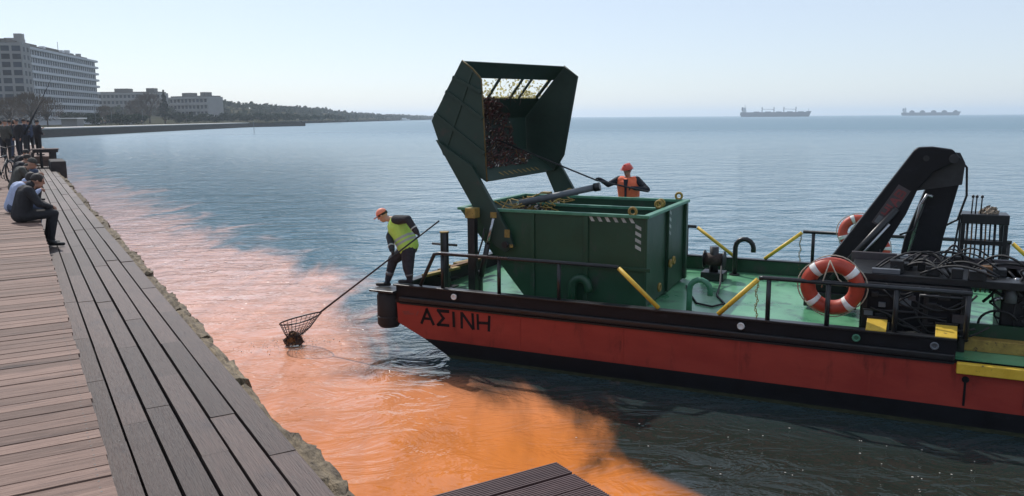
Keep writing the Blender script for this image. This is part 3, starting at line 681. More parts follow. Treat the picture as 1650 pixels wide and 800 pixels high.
# name on the bow
def stroke(b, p, q, w=.054):
    p = Vector((p[0], 0, p[1])); q = Vector((q[0], 0, q[1])); d = (q - p).normalized(); x = Vector((-d.z, 0, d.x)) * w / 2
    p = p - d * w * .3; q = q + d * w * .3
    b.add([tuple(t) for t in (p - x, q - x, q + x, p + x)], [(0, 1, 2, 3)])
GLY = {'A': [((0, 0), (.5, 1)), ((.5, 1), (1, 0)), ((.2, .36), (.8, .36))], 'S': [((0, 1), (.95, 1)), ((0, 1), (.52, .52)), ((.52, .52), (0, 0)), ((0, 0), (1, 0))],
       'I': [((.5, 0), (.5, 1))], 'N': [((0, 0), (0, 1)), ((0, 1), (1, 0)), ((1, 0), (1, 1))], 'H': [((0, 0), (0, 1)), ((1, 0), (1, 1)), ((0, .5), (1, .5))],
       'f': [((0, .75), (.6, .8)), ((.1, .6), (1, .68)), ((1.3, .6), (1.45, .9))]}
lt = empty('lettering', (0, -.0045, 0), 0, boat)
for ch, u0, w_ in (('A', .42, .24), ('S', .76, .22), ('I', 1.02, .12), ('N', 1.24, .22), ('H', 1.56, .21)):
    b = MB()
    jit = lambda: random.uniform(-.009, .009)
    for (p, q) in GLY[ch]: stroke(b, (u0 + jit() + p[0] * w_, .585 + jit() + p[1] * .255), (u0 + jit() + q[0] * w_, .585 + jit() + q[1] * .255), random.uniform(.046, .060))
    b.build('letter', 'letter', lt)
b = MB()
for (p, q) in GLY['f']: stroke(b, (.03 + p[0] * .22, .58 + p[1] * .22), (.03 + q[0] * .22, .58 + q[1] * .22), .035)
M['smudge'] = mat('painted_over_red', (0.16, 0.03, 0.025), 0.6, col2=(0.26, 0.04, 0.03), scale=14)
b.build('faded_letter', 'smudge', lt)
for u_, m_ in ((1.12, 'white'), (5.98, 'white'), (7.55, 'rimgreen'), (8.52, 'grey')):
    b = MB(); b.tube([(u_ + .042 * math.cos(a), -.062, 1.13 + .042 * math.sin(a)) for a in np.linspace(0, 2 * math.pi, 15)[:-1]], .014, 7, closed=True)
    o = b.build('fairlead', m_, boat); MB().tube([(u_, -.006, 1.13), (u_, -.050, 1.13)], .034, 14).build('fairlead_plug', m_, o)
b = MB().tube([(8.92, -.02, .70), (8.92, -.004, .70)], .045, 12); b.box(8.905, 8.935, -.006, -.002, .33, .70); b.build('drain_stain', 'black', boat)

# railings
def railing(top, posts, v, yel=(), zb=ZB):
    r_ = empty('railing', (0, 0, 0), 0, boat)
    MB().tube([(u_, v, z_) for u_, z_ in top], .034, 8).build('top_rail', 'black_steel', r_)
    for u_ in posts: MB().tube([(u_, v, zb - .01), (u_, v, 1.84)], .034, 8).build('post', 'black_steel', r_)
    for (a, b_) in yel:
        o = MB().tube([(a[0], v, a[1]), (b_[0], v, b_[1])], .036, 10).build('brace', 'yellow', r_)
    return r_
railing([(.40, 1.26), (.55, 1.55), (.70, 1.84), (.80, 1.86), (4.05, 1.86)], (.86, 1.96, 3.05), .02, [((4.06, 1.845), (4.72, 1.26))])
railing([(6.20, 1.855), (6.26, 1.865), (8.92, 1.865)], (6.34, 7.15, 8.02, 8.88), .02, [((6.185, 1.835), (5.63, 1.26))])
railing([(1.3, 1.86), (4.12, 1.86)], (1.4, 2.6, 3.92), BEAM - .02, [((4.14, 1.845), (4.95, 1.26))])
railing([(6.28, 1.87), (9.9, 1.87)], (6.48, 7.6, 8.7, 9.85), BEAM - .02, [((6.26, 1.85), (5.55, 1.26)), ((9.92, 1.85), (10.5, 1.3))])
MB().bar((.85, -.012, 1.885), (2.15, -.012, 1.885), .07, .012).build('rail_highlight', 'steel', boat)  # bright strip added in place of the highlight along the top rail
def ring_chain(name, pts, m_, parent):
    b = MB()
    for i, p in enumerate(pts):
        p = Vector(p); ax = (Vector((1, 0, 0)), Vector((0, 1, 0)))[i % 2]
        b.tube([p + ax * .013 * math.cos(a) + Vector((0, 0, .024 * math.sin(a))) for a in np.linspace(0, 6.283, 9)[:-1]], .006, 5, closed=True)
    return b.build(name, m_, parent)
for (u_, v_) in ((6.17, .06), (6.24, BEAM - .06)): ring_chain('chain', [(u_ + .015 * math.sin(k_), v_, 1.80 - k_ * .036) for k_ in range(22)], 'oldyellow', boat)

# bollards, vents and deck fittings
def bitt(u_, v_, h, w=.155):
    b = MB().tube([(u_, v_, ZD), (u_, v_, ZD + h)], w / 2, 14); o = b.build('bollard', 'black_steel', boat, bevel=.006)
    MB().tube([(u_ - .26, v_, ZD + h - .22), (u_ + .26, v_, ZD + h - .22)], .022, 8).build('cross_bar', 'black_steel', o)
    MB().tube([(u_, v_, ZD + h + .001), (u_, v_, ZD + h + .02)], w / 2 + .012, 14).build('cap', 'oldyellow', o)
    MB().box(u_ - .16, u_ + .16, v_ - .16, v_ + .16, ZD + .002, ZD + .025).build('base_plate', 'black_steel', o)
bitt(.50, .72, 1.17); bitt(.18, 1.35, .42, .13)
bitt(.25, 4.3, .9)
def gooseneck(u_, v_, h, r_, m_, du=.30):
    pts = [(u_, v_, ZD)] + [(u_, v_, ZD + h * .6)] + [(u_ + du / 2 - du / 2 * math.cos(t), v_, ZD + h - du / 2 + (du / 2) * math.sin(t)) for t in np.linspace(0.0, 3.1, 8)] + [(u_ + du, v_, ZD + h - du / 2 - .08)]
    o = MB().tube(pts, r_, 12).build('vent_pipe', m_, boat)
    MB().tube([(u_, v_, ZD + .002), (u_, v_, ZD + .03)], r_ * 2.1, 14).build('vent_flange', m_, o)
gooseneck(4.93, 1.15, .58, .047, 'rimgreen', .34)
gooseneck(5.02, BEAM - .42, .76, .05, 'black_steel', .36)
gooseneck(2.96, .85, .50, .075, 'green', .30)
for (u_, v_, h, r_) in ((.98, 1.05, .44, .12), (1.0, 3.7, .4, .12)):
    o = MB().tube([(u_, v_, ZD), (u_, v_, ZD + h * .75), (u_, v_, ZD + h * .92), (u_, v_, ZD + h)], [r_, r_, r_ * .8, r_ * .35], 16).build('mushroom_vent', 'black_steel', boat)
b = MB()
for k_ in range(14):
    u_, v_ = 1.35 + (k_ % 7) * .09, .95 + (k_ // 7) * .22; b.tube([(u_, v_, ZD), (u_, v_, ZD + .03)], .016, 7)
for k_ in range(9): b.tube([(6.0 + k_ * .11, .55 + .02 * math.sin(k_), ZD), (6.0 + k_ * .11, .55, ZD + .03)], .016, 7)
b.build('deck_bolts', 'black_steel', boat)
# bow deck gear: planks and rope piled on the bow bulwark
for k_, (a, c) in enumerate((((.15, .55, 1.32), (.28, 1.6, 1.30)), ((.10, 1.2, 1.30), (.32, 2.6, 1.33)), ((.05, 1.9, 1.31), (.2, 3.0, 1.29)))):
    o = MB().bar(a, c, .11, .045).build('loose_board', ['oldyellow', 'rust', 'oldyellow'][k_], None); o.matrix_world = boat.matrix_basis
    tag(o, ['worn yellow board lying on the bow rail behind the bollard', 'rusty brown board lying along the bow rail', 'worn yellow board farthest along the bow rail'][k_], 'board', 'boards on the bow rail')

# yellow steps on the near rail
for k_, u_ in enumerate((7.66, 8.52)):
    o = empty('boarding_step', bw(u_, .12, ZB), BROT); tag(o, ['yellow boarding step on the bulwark below the lifebuoy, left of two', 'yellow boarding step on the bulwark near the gangway, right of two'][k_], 'step', 'yellow steps on the bulwark')
    MB().add([(0, -.16, .012), (.26, -.16, .012), (.27, .10, .115), (.01, .10, .115), (0, -.16, -.012), (.26, -.16, -.012), (.27, .10, .09), (.01, .10, .09)], [(0, 1, 2, 3), (7, 6, 5, 4), (0, 4, 5, 1), (1, 5, 6, 2), (2, 6, 7, 3), (3, 7, 4, 0)]).build('tread', 'yellow', o, bevel=.004)
    MB().box(.0, .27, .102, .125, -.02, .14).build('backplate', 'black_steel', o)
    for x in (.02, .23): MB().box(x, x + .02, -.05, .10, 0.0, .03).build('bracket', 'black_steel', o)

# ------------------------------------------------------------------ waste container
cb = (2.6, 2.4, ZD)
cont = empty('waste_container', bw(*cb), BROT); tag(cont, 'big dark green steel waste container standing on the boat deck', 'container')
V0, V1, ZT = 1.0, 3.82, 2.52
UB0, UB1, UT0, UT1 = 1.98, 4.2, .69, 4.2
def cb_build(b, name, m_, parent=cont, bevel=0.0): return b.build(name, m_, parent, cb if parent is cont else (0, 0, 0), bevel)
sidep = [(UB0, ZD + .06), (UB1, ZD + .06), (UT1, ZT), (UT0, ZT)]
cb_build(MB().prism(sidep, V0, V0 + .03), 'side_panel', 'green'); cb_build(MB().prism(sidep, V1 - .03, V1), 'side_panel', 'green')
cb_build(MB().box(UB1 - .03, UB1 + .002, V0 + .031, V1 - .031, ZD + .06, ZT), 'end_panel', 'green')
cb_build(MB().add([(UB0, V0 + .031, ZD + .06), (UB0, V1 - .031, ZD + .06), (UT0, V1 - .031, ZT), (UT0, V0 + .031, ZT), (UB0 + .04, V0 + .031, ZD + .06), (UB0 + .04, V1 - .031, ZD + .06), (UT0 + .04, V1 - .031, ZT), (UT0 + .04, V0 + .031, ZT)],
    [(0, 3, 2, 1), (4, 5, 6, 7), (0, 1, 5, 4), (2, 3, 7, 6), (0, 4, 7, 3), (1, 2, 6, 5)]), 'sloping_end', 'green')
cb_build(MB().box(UB0 + .05, UB1 - .04, V0 + .04, V1 - .04, ZD + .02, ZD + .07), 'floor', 'green')
for vv0, vv1 in ((V0 - .05, V0 + .05), (V1 - .05, V1 + .05)): cb_build(MB().box(UT0 - .04, UT1 + .07, vv0, vv1, ZT + .002, ZT + .055), 'rim', 'rimgreen', bevel=.008)
cb_build(MB().box(UT1 - .04, UT1 + .07, V0 + .052, V1 - .052, ZT + .002, ZT + .055), 'rim', 'rimgreen', bevel=.008)
cb_build(MB().box(UT0 - .04, UT0 + .07, V0 + .052, V1 - .052, ZT + .002, ZT + .055), 'rim', 'rimgreen', bevel=.008)
cb_build(MB().box(1.6, UT1 - .05, 2.38, 2.43, ZD + .08, ZT - .02), 'divider', 'green'); cb_build(MB().box(1.2, UT1 - .05, 2.35, 2.46, ZT - .018, ZT + .03), 'divider_rim', 'rimgreen', bevel=.006)
for u_ in (3.16, 2.15): cb_build(MB().box(u_ - .04, u_ + .04, V0 - .035, V0 - .002, ZD + .08, ZT), 'rib', 'green', bevel=.006)
cb_build(MB().box(4.2, 4.235, V0 - .01, V0 + .09, ZD + .07, ZT), 'corner_post', 'green', bevel=.006)
for v_ in (2.40, V1 - .10): cb_build(MB().box(4.204, 4.26, v_ - .07, v_ + .07, ZD + .07, ZT - .01), 'rib', 'green', bevel=.006)
cb_build(MB().box(1.55, 4.3, V0 - .03, V0 - .003, 1.62, 1.68), 'rib', 'green', bevel=.006)
# hazard stripes
M['dull_white'] = mat('worn_white_stripe', (0.36, 0.38, 0.36), 0.6, var=0.25, scale=14)
for k_ in range(6):
    u_ = 3.25 + k_ * .142; cb_build(MB().add([(u_, V0 - .006, ZT - .085), (u_ + .06, V0 - .006, ZT - .085), (u_ + .01, V0 - .006, ZT - .005), (u_ - .05, V0 - .006, ZT - .005)], [(0, 1, 2, 3)]), 'hazard_stripe', 'dull_white')
for k_ in range(4):
    z_ = ZT - .16 - k_ * .115; cb_build(MB().add([(4.03, V0 - .006, z_), (4.13, V0 - .006, z_ - .05), (4.13, V0 - .006, z_ + .01), (4.03, V0 - .006, z_ + .06)], [(0, 1, 2, 3)]), 'hazard_stripe', 'dull_white')
    z_ = ZT - .10 - k_ * .125; cb_build(MB().add([(4.262, 2.34, z_ + .05), (4.262, 2.46, z_), (4.262, 2.46, z_ + .06), (4.262, 2.34, z_ + .11)], [(0, 1, 2, 3)]), 'hazard_stripe', 'dull_white')
def eye(p, r_=.062, axis_='v', parent=cont):
    b = MB(); P = Vector(p)
    for_ = [(P + (Vector((math.cos(a), 0, math.sin(a))) if axis_ == 'v' else Vector((0, math.cos(a), math.sin(a)))) * r_) for a in np.linspace(0, 6.283, 17)[:-1]]
    b.tube(for_, .024, 8, closed=True); return cb_build(b, 'lifting_eye', 'oldyellow', parent)
eye((3.98, V0 - .01, ZT + .11)); eye((4.06, 2.32, ZT + .10)); eye((4.06, 2.48, ZT + .11)); eye((4.06, V1 - .02, ZT + .12)); eye((1.75, V1 - .02, ZT + .12))
eye((4.30, 2.32, 1.55), .06, 'u'); eye((4.31, 2.52, 1.58), .06, 'u'); eye((4.30, 1.6, 1.25), .06, 'u')
# waste heaped in the bow end of the container
def heap(b, c, r_, n, h, cols=3):
    for _ in range(n):
        a = random.uniform(0, 6.28); q_ = random.random() ** .5; p = Vector((c[0] + math.cos(a) * r_[0] * q_, c[1] + math.sin(a) * r_[1] * q_, c[2] + h * (1 - q_ * q_) * random.uniform(.4, 1)))
        b.mi = random.randrange(cols); d = Vector(rng.normal(size=3)).normalized(); e = d.orthogonal().normalized(); f_ = d.cross(e); sz = random.uniform(.02, .075)
        b.add([p - e * sz, p + f_ * sz * .7, p + e * sz, p - f_ * sz * .5, p + d * sz * .5], [(0, 1, 4), (1, 2, 4), (2, 3, 4), (3, 0, 4), (3, 2, 1, 0)])
wb_ = MB(); heap(wb_, (1.55, 2.5, 2.28), (.6, 1.25), 900, .36, 4)
for _ in range(40):
    p = Vector((random.uniform(1.1, 2.0), random.uniform(1.4, 3.5), random.uniform(2.45, 2.62))); d = Vector(rng.normal(size=3)); d.z *= .3; d = d.normalized() * random.uniform(.1, .28)
    wb_.mi = 3; wb_.tube([p - d, p, p + d + Vector((0, 0, .03))], .012, 5)
M['litter'] = mat('mixed_pale_litter', (0.20, 0.17, 0.14), 0.8, col2=(0.6, 0.55, 0.5), scale=30)
M['redlit'] = mat('red_brown_litter', (0.06, 0.016, 0.016), 0.7, col2=(0.16, 0.035, 0.03), scale=30)
o = wb_.build('waste_heap', ['weed', 'bucketgreen', 'litter', 'oldyellow'], None, cb); o.location = bw(*cb); o.rotation_euler = (0, 0, BROT); tag(o, 'heap of weed and litter inside the green container', 'waste', kind='stuff')

# ------------------------------------------------------------------ raised scoop bucket with its arms
kb = (1.2, 2.55, ZD)
bk = empty('scoop_bucket', bw(*kb), BROT); tag(bk, 'raised dark green scoop bucket with slotted back tipped above the container', 'bucket')
def kbuild(b, name, m_, parent=bk, bevel=0.0): return b.build(name, m_, parent, kb if parent is bk else (0, 0, 0), bevel)
NA, NB_, NC, ND, NE = (.78, 5.20), (.13, 4.14), (.36, 3.52), (1.25, 3.05), (1.16, 4.86)
FA, FB, FC, FD, FF, FE = (1.50, 5.24), (.60, 4.20), (.62, 3.50), (1.28, 3.06), (1.50, 3.40), (1.80, 5.02)
VN, VF = 1.0, 4.08
def P3(p, v): return Vector((p[0], v, p[1]))
def plate(quad, th, nrm_hint=None):
    """thin solid plate from an outline of 3-D points"""
    q_ = [Vector(p) for p in quad]; nrm = (q_[1] - q_[0]).cross(q_[2] - q_[0]).normalized() * th
    return MB().loft(q_, [p + nrm for p in q_])
kbuild(plate([P3(p, VN) for p in (NA, NB_, NC, ND, NE)], .03), 'side_plate', 'bucketgreen')
kbuild(plate([P3(p, VF) for p in (FA, FB, FC, FD, FF, FE)], -.03), 'side_plate', 'bucketgreen')
def mixp(p, q, t): return (p[0] + (q[0] - p[0]) * t, p[1] + (q[1] - p[1]) * t)
def sheet(pn0, pn1, pf0, pf1, name, va=VN + .034, vb=VF - .034):
    a, b_, c, d = P3(pn0, va), P3(pn1, va), P3(pf1, vb), P3(pf0, vb)
    return kbuild(plate([a, b_, c, d], .025), name, 'bucketgreen')
sheet(NA, mixp(NA, NB_, .26), FA, mixp(FA, FB, .26), 'back_plate')
sheet(mixp(NA, NB_, .62), NB_, mixp(FA, FB, .62), FB, 'back_plate')
sheet(NB_, NC, FB, FC, 'back_plate'); sheet(NC, ND, FC, FD, 'lip_plate')
# bars across the open slots in the back
for k_ in range(6):
    t = [.0, .16, .42, .66, .76, .97][k_]
    va = VN + .05 + (VF - VN - .1) * t
    a = Vector(P3(mixp(NA, NB_, .25), va)).lerp(P3(mixp(FA, FB, .25), va), t); c = Vector(P3(mixp(NA, NB_, .63), va)).lerp(P3(mixp(FA, FB, .63), va), t)
    kbuild(MB().bar(a, c, .07 if k_ not in (0, 5) else .12, .03, (.85, 0, -.5)), 'grille_bar', 'bucketgreen')
# pale dirty mesh behind the bars
M['meshdirt'] = mat('dirty_yellow_screen', (0.20, 0.17, 0.06), 0.9, col2=(0.62, 0.58, 0.36), scale=9)
mb_ = MB()
for k_ in range(900):
    t = random.random(); s_ = .62 - .36 * random.random() ** 2.4; va = VN + .06 + (VF - VN - .12) * t
    p = Vector(P3(mixp(NA, NB_, s_), va)).lerp(P3(mixp(FA, FB, s_), va), t); d = Vector(rng.normal(size=3)).normalized(); e = d.orthogonal().normalized(); f_ = d.cross(e); sz = random.uniform(.010, .034)
    mb_.add([p - e * sz, p + f_ * sz, p + e * sz, p - f_ * sz], [(0, 1, 2, 3)])
nt_ = M['meshdirt'].node_tree; tl_ = nt_.nodes.new('ShaderNodeBsdfTranslucent'); mxs = nt_.nodes.new('ShaderNodeMixShader'); mxs.inputs[0].default_value = .6; tl_.inputs['Color'].default_value = (.55, .50, .24, 1)
nt_.links.new(nt_.nodes['Principled BSDF'].outputs[0], mxs.inputs[1]); nt_.links.new(tl_.outputs[0], mxs.inputs[2]); nt_.links.new(mxs.outputs[0], nt_.nodes['Material Output'].inputs['Surface'])
tag(kbuild(mb_, 'weed_on_grille', 'meshdirt'), kind='stuff')
kbuild(MB().tube([P3(NA, VN - .01), P3((.98, 5.06), VN - .01), P3((1.12, 4.92), VN - .01), P3(NE, VN - .01), P3(ND, VN - .01)], .018, 7), 'mouth_edge', 'dulledge')
kbuild(MB().tube([P3(FA, VF + .0), P3(FE, VF), P3(FF, VF), P3(FD, VF)], .022, 7), 'mouth_edge', 'bucketgreen')
for (p, q) in ((mixp(NA, NB_, .5), mixp(NE, ND, .38)), (mixp(NB_, NA, .12), mixp(NE, ND, .72)), (mixp(NA, NB_, .27), mixp(NE, ND, .12))):
    kbuild(MB().bar(P3(p, VN - .03), P3(q, VN - .03), .06, .07, (0, 1, 0)), 'stiffener', 'bucketgreen')
kbuild(MB().bar(P3(mixp(NA, NE, .55), VN - .022), P3((.42, 3.62), VN - .022), .05, .05, (0, 1, 0)), 'stiffener', 'bucketgreen')
b = MB()
for k_ in range(9):
    v_ = 1.9 + k_ * .2; ud = 1.262
    b.box(ud - .02, ud - .012, v_, v_ + .11, 3.075, 3.14)
sl = MB()
for k_ in range(9):
    v_ = 1.75 + k_ * .2; t = (v_ - VN) / (VF - VN); p = Vector(P3(mixp(NC, ND, .80), v_)).lerp(P3(mixp(FC, FD, .80), v_), t); q = Vector(P3(mixp(NC, ND, .93), v_)).lerp(P3(mixp(FC, FD, .93), v_), t)
    u_ = Vector((.012, 0, .03)); sl.add([p + u_, q + u_, q + u_ + Vector((0, .05, 0)), p + u_ + Vector((0, .05, 0))], [(0, 1, 2, 3)])
tag(kbuild(sl, 'worn_lettering', 'oldyellow'), kind='stuff')
for (v0_, v1_, top) in ((VN - .13, VN - .033, ((.26, 3.80), (1.00, 3.34))), (VF + .033, VF + .13, ((.8, 3.6), (1.34, 3.3)))):
    p0, p1 = top
    arm = kbuild(MB().prism([p0, p1, (1.74, 2.16), (1.82, 1.92), (1.66, 1.80), (1.44, 1.92)] if v0_ < 2 else [p0, p1, (1.98, 2.25), (1.9, 1.86), (1.66, 1.78), (1.52, 2.05)], v0_, v1_), 'lift_arm', 'bucketgreen', bevel=.012)
    for (a, c) in (((1.38, 2.42), (1.50, 2.52)), ((1.66, 2.08), (1.76, 2.22)), ((1.76, 1.90), (1.82, 1.96))):
        vv0 = v0_ - .012 if v0_ < 2 else v1_ + .002
        kbuild(MB().box(a[0], c[0], vv0, vv0 + .01, a[1], c[1]), 'pin_plate', 'oldyellow')
    kbuild(MB().tube([(1.68, v0_ - .06, 1.95), (1.68, v1_ + .06, 1.95)], .06, 12), 'pivot_pin', 'black_steel')
# inner waste in the bucket
wb2 = MB()
def on_back(w_, t):
    # w_ 0..1 from below the slots down round the back corner and along the lip
    near = [mixp(NA, NB_, .62), NB_, NC, ND]; far = [mixp(FA, FB, .62), FB, FC, FD]
    k_ = min(2, int(w_ * 3)); f_ = w_ * 3 - k_
    v_ = VN + .06 + (VF - VN - .12) * t
    return P3(mixp(near[k_], near[k_ + 1], f_), v_).lerp(P3(mixp(far[k_], far[k_ + 1], f_), v_), t)
for _ in range(5600):
    t = random.random() * .97; w_ = random.random() * .86
    if t > 1.05 - .75 * abs(w_ - .60) + .3 * mnoise.noise(Vector((w_ * 6, t * 5, 2.0))) - .12: continue
    lift = random.random() * (.04 + .34 * max(0, 1 - t * 1.25) * math.sin(min(1, w_ + .1) * math.pi))
    p = on_back(w_, t) + Vector((.95, 0, .25)).normalized() * (lift + .03)
    red = random.random() < (.45 if w_ < .30 and t < .35 else .10)
    wb2.mi = 1 if red else random.choices((0, 1, 2, 3), (.72, .14, .08, .06))[0]; d = Vector(rng.normal(size=3)).normalized(); e = d.orthogonal().normalized(); f_ = d.cross(e); sz = random.uniform(.008, .030)
    if random.random() < .04: sz *= 2
    wb2.add([p - e * sz * random.uniform(1, 2.2), p + f_ * sz * .8, p + e * sz * random.uniform(1, 2), p - f_ * sz * .5, p + d * sz * .6], [(0, 1, 4), (1, 2, 4), (2, 3, 4), (3, 0, 4), (3, 2, 1, 0)])
for _ in range(160):
    t = random.random() * .65; w_ = random.random() * .8; p = on_back(w_, t) + Vector((.12 + random.random() * .2, 0, .05)); d = Vector(rng.normal(size=3)).normalized() * random.uniform(.06, .18)
    wb2.mi = random.choice((0, 0, 1, 3)); wb2.tube([p - d, p + d.orthogonal() * .25, p + d], .007, 4)
o = wb2.build('bucket_waste', ['weed', 'redlit', 'litter', 'rust'], None, kb); o.location = bw(*kb); o.rotation_euler = (0, 0, BROT); tag(o, 'tangled brown and red waste caught inside the raised bucket', 'waste', kind='stuff')
# support posts, hydraulic rams and top beam
for v_ in (V0 - .28, V1 + .28):
    o = MB().box(1.02, 1.16, v_ - .07, v_ + .07, ZD + .003, 2.42).build('lift_post', 'black_steel', boat, bevel=.008)
    MB().box(.99, 1.19, v_ - .10, v_ + .10, 2.422, 2.60).build('post_head', 'oldyellow', o, bevel=.008)
    r1 = MB().tube([(1.22, v_ + .06, 1.35), (1.36, v_ + .06, 1.95)], .05, 12).build('hydraulic_ram', 'black_steel', boat); MB().tube([(1.36, v_ + .06, 1.95), (1.48, v_ + .06, 2.42)], .026, 10).build('ram_rod', 'steel', r1)
    MB().tube([(1.24, v_ - .02, 1.2), (1.16, v_ - .05, 1.6), (1.3, v_ - .04, 2.0), (1.34, v_ - .02, 2.25)], .016, 7).build('ram_hose', 'hose', r1)
gb = MB().tube([(1.55, 1.75, 2.60), (2.95, 1.95, 2.92)], .060, 14).build('hydraulic_cylinder', 'grey', None); gb.matrix_world = boat.matrix_basis
tag(gb, 'thick grey hydraulic cylinder lying slanted across the container top', 'cylinder'); c_ = MB().tube([(2.95, 1.95, 2.92), (3.06, 1.965, 2.945)], .078, 14).build('end_cap', 'black_steel', gb)

# ------------------------------------------------------------------ lifebuoys
def lifebuoy(u_, v_, z_, r_, rx, ry, label):
    o = empty('lifebuoy', bw(u_, v_, z_)); o.rotation_euler = (rx, ry, BROT); tag(o, label, 'lifebuoy', 'orange lifebuoys on the rails')
    n = 40; tr = r_ * .245; R0 = r_ - tr
    def arc(a0, a1, k_): return [(R0 * math.cos(a), 0, R0 * math.sin(a)) for a in np.linspace(a0, a1, k_)]
    MB().tube(arc(0, 2 * math.pi, n + 1)[:-1], tr, 14, closed=True).build('ring', 'buoy', o)
    for k_ in range(4):
        a = .62 + k_ * math.pi / 2; MB().tube(arc(a - .12, a + .12, 5), tr * 1.025, 14).build('reflective_band', 'white', o)
    b = MB(); pts = []
    for k_ in range(4):
        a0 = .62 + k_ * math.pi / 2
        for j in range(9):
            a = a0 + j / 8 * math.pi / 2; rr = R0 + tr * 1.06 + .03 * math.sin(j / 8 * math.pi); pts.append((rr * math.cos(a), .0, rr * math.sin(a)))
    b.tube(pts, .009, 6, closed=True); b.build('grab_line', 'rope', o)
    MB().tube([(R0 * .02, -tr * .9, R0 + tr * .9), (-.10, -tr * 1.1, R0 * .45), (-.14, -tr * .3, 0)], .009, 6).build('hanging_line', 'rope', o); MB().tube([(R0 * .02, -tr * .9, R0 + tr * .9), (.10, -tr * 1.1, R0 * .45), (.2, -tr * .3, .0)], .009, 6).build('hanging_line', 'rope', o)
    return o
lifebuoy(7.19, .12, 1.80, .43, R(10), R(-6), 'orange lifebuoy with white bands hung on the near rail')
lifebuoy(7.30, BEAM - .14, 1.92, .36, R(-10), R(14), 'orange lifebuoy on the far rail, upper one half hidden by the crane')
lifebuoy(7.58, BEAM - .22, 1.62, .33, R(-18), R(30), 'orange lifebuoy lower behind the crane boom')

# ------------------------------------------------------------------ folded loader crane
xb = (8.1, 2.5, ZD)
cr = empty('loader_crane', bw(*xb), BROT); tag(cr, 'black folded loader crane standing on the boat deck', 'crane')
def xbuild(b, name, m_, parent=cr, bevel=0.0): return b.build(name, m_, parent, xb if parent is cr else (0, 0, 0), bevel)
boom = xbuild(MB().prism([(6.58, 1.18), (7.32, 1.14), (7.66, 1.72), (7.93, 2.30), (8.09, 2.62), (8.23, 3.02), (8.33, 3.15), (8.44, 3.30), (8.62, 3.40), (8.80, 3.52), (8.68, 3.66), (8.40, 3.70), (8.20, 3.69), (8.14, 3.64)], 2.30, 2.58), 'main_boom', 'black', bevel=.02)
jib = xbuild(MB().prism([(7.98, 1.35), (8.56, 1.35), (8.66, 2.25), (8.86, 3.30), (8.84, 3.50), (8.72, 3.60), (8.54, 3.52), (8.40, 3.18), (8.30, 2.86), (8.10, 2.2)], 2.62, 2.86), 'folding_jib', 'black', bevel=.02)
xbuild(MB().prism([(8.20, 2.98), (8.34, 3.34), (8.62, 3.62), (8.80, 3.60), (8.88, 3.44), (8.86, 3.1)], 2.585, 2.615), 'knuckle_plate', 'black_steel')
xbuild(MB().tube([(8.70, 2.24, 3.52), (8.70, 2.92, 3.52)], .07, 14), 'knuckle_pin', 'black_steel'); xbuild(MB().tube([(8.32, 2.24, 3.52), (8.32, 2.62, 3.52)], .045, 12), 'knuckle_pin', 'black_steel')
xbuild(MB().tube([(7.05, 2.22, 1.50), (7.95, 2.22, 2.72)], .055, 12), 'lift_ram', 'black_steel'); xbuild(MB().tube([(7.30, 2.20, 1.70), (7.86, 2.20, 2.47)], .022, 10), 'ram_rod', 'steel')
xbuild(MB().tube([(8.12, 2.60, 1.62), (8.30, 2.60, 2.75), (8.38, 2.60, 2.92), (8.46, 2.60, 2.90)], .028, 10), 'ram_rod', 'steel')
xbuild(MB().tube([(8.62, 2.90, 2.35), (8.83, 2.90, 3.28)], .05, 12), 'lift_ram', 'black_steel')
xbuild(MB().tube([(8.70, 2.97, 2.40), (8.86, 2.97, 2.5), (8.96, 2.96, 2.9), (8.93, 2.94, 3.35), (8.74, 2.9, 3.58)], .018, 8), 'hose', 'hose')
xbuild(MB().tube([(8.02, 2.25, 2.30), (8.2, 2.22, 2.38), (8.3, 2.3, 2.65), (8.36, 2.5, 2.85)], .016, 8), 'hose', 'hose')
xbuild(MB().tube([(8.25, 2.5, ZD), (8.25, 2.5, 1.75)], .27, 20), 'column', 'black_steel'); xbuild(MB().box(7.85, 8.7, 2.05, 2.95, ZD + .003, 1.10), 'base', 'black_steel', bevel=.02)
xbuild(MB().box(6.62, 7.45, 2.26, 2.62, 1.0, 1.25), 'boom_rest', 'black_steel', bevel=.01)
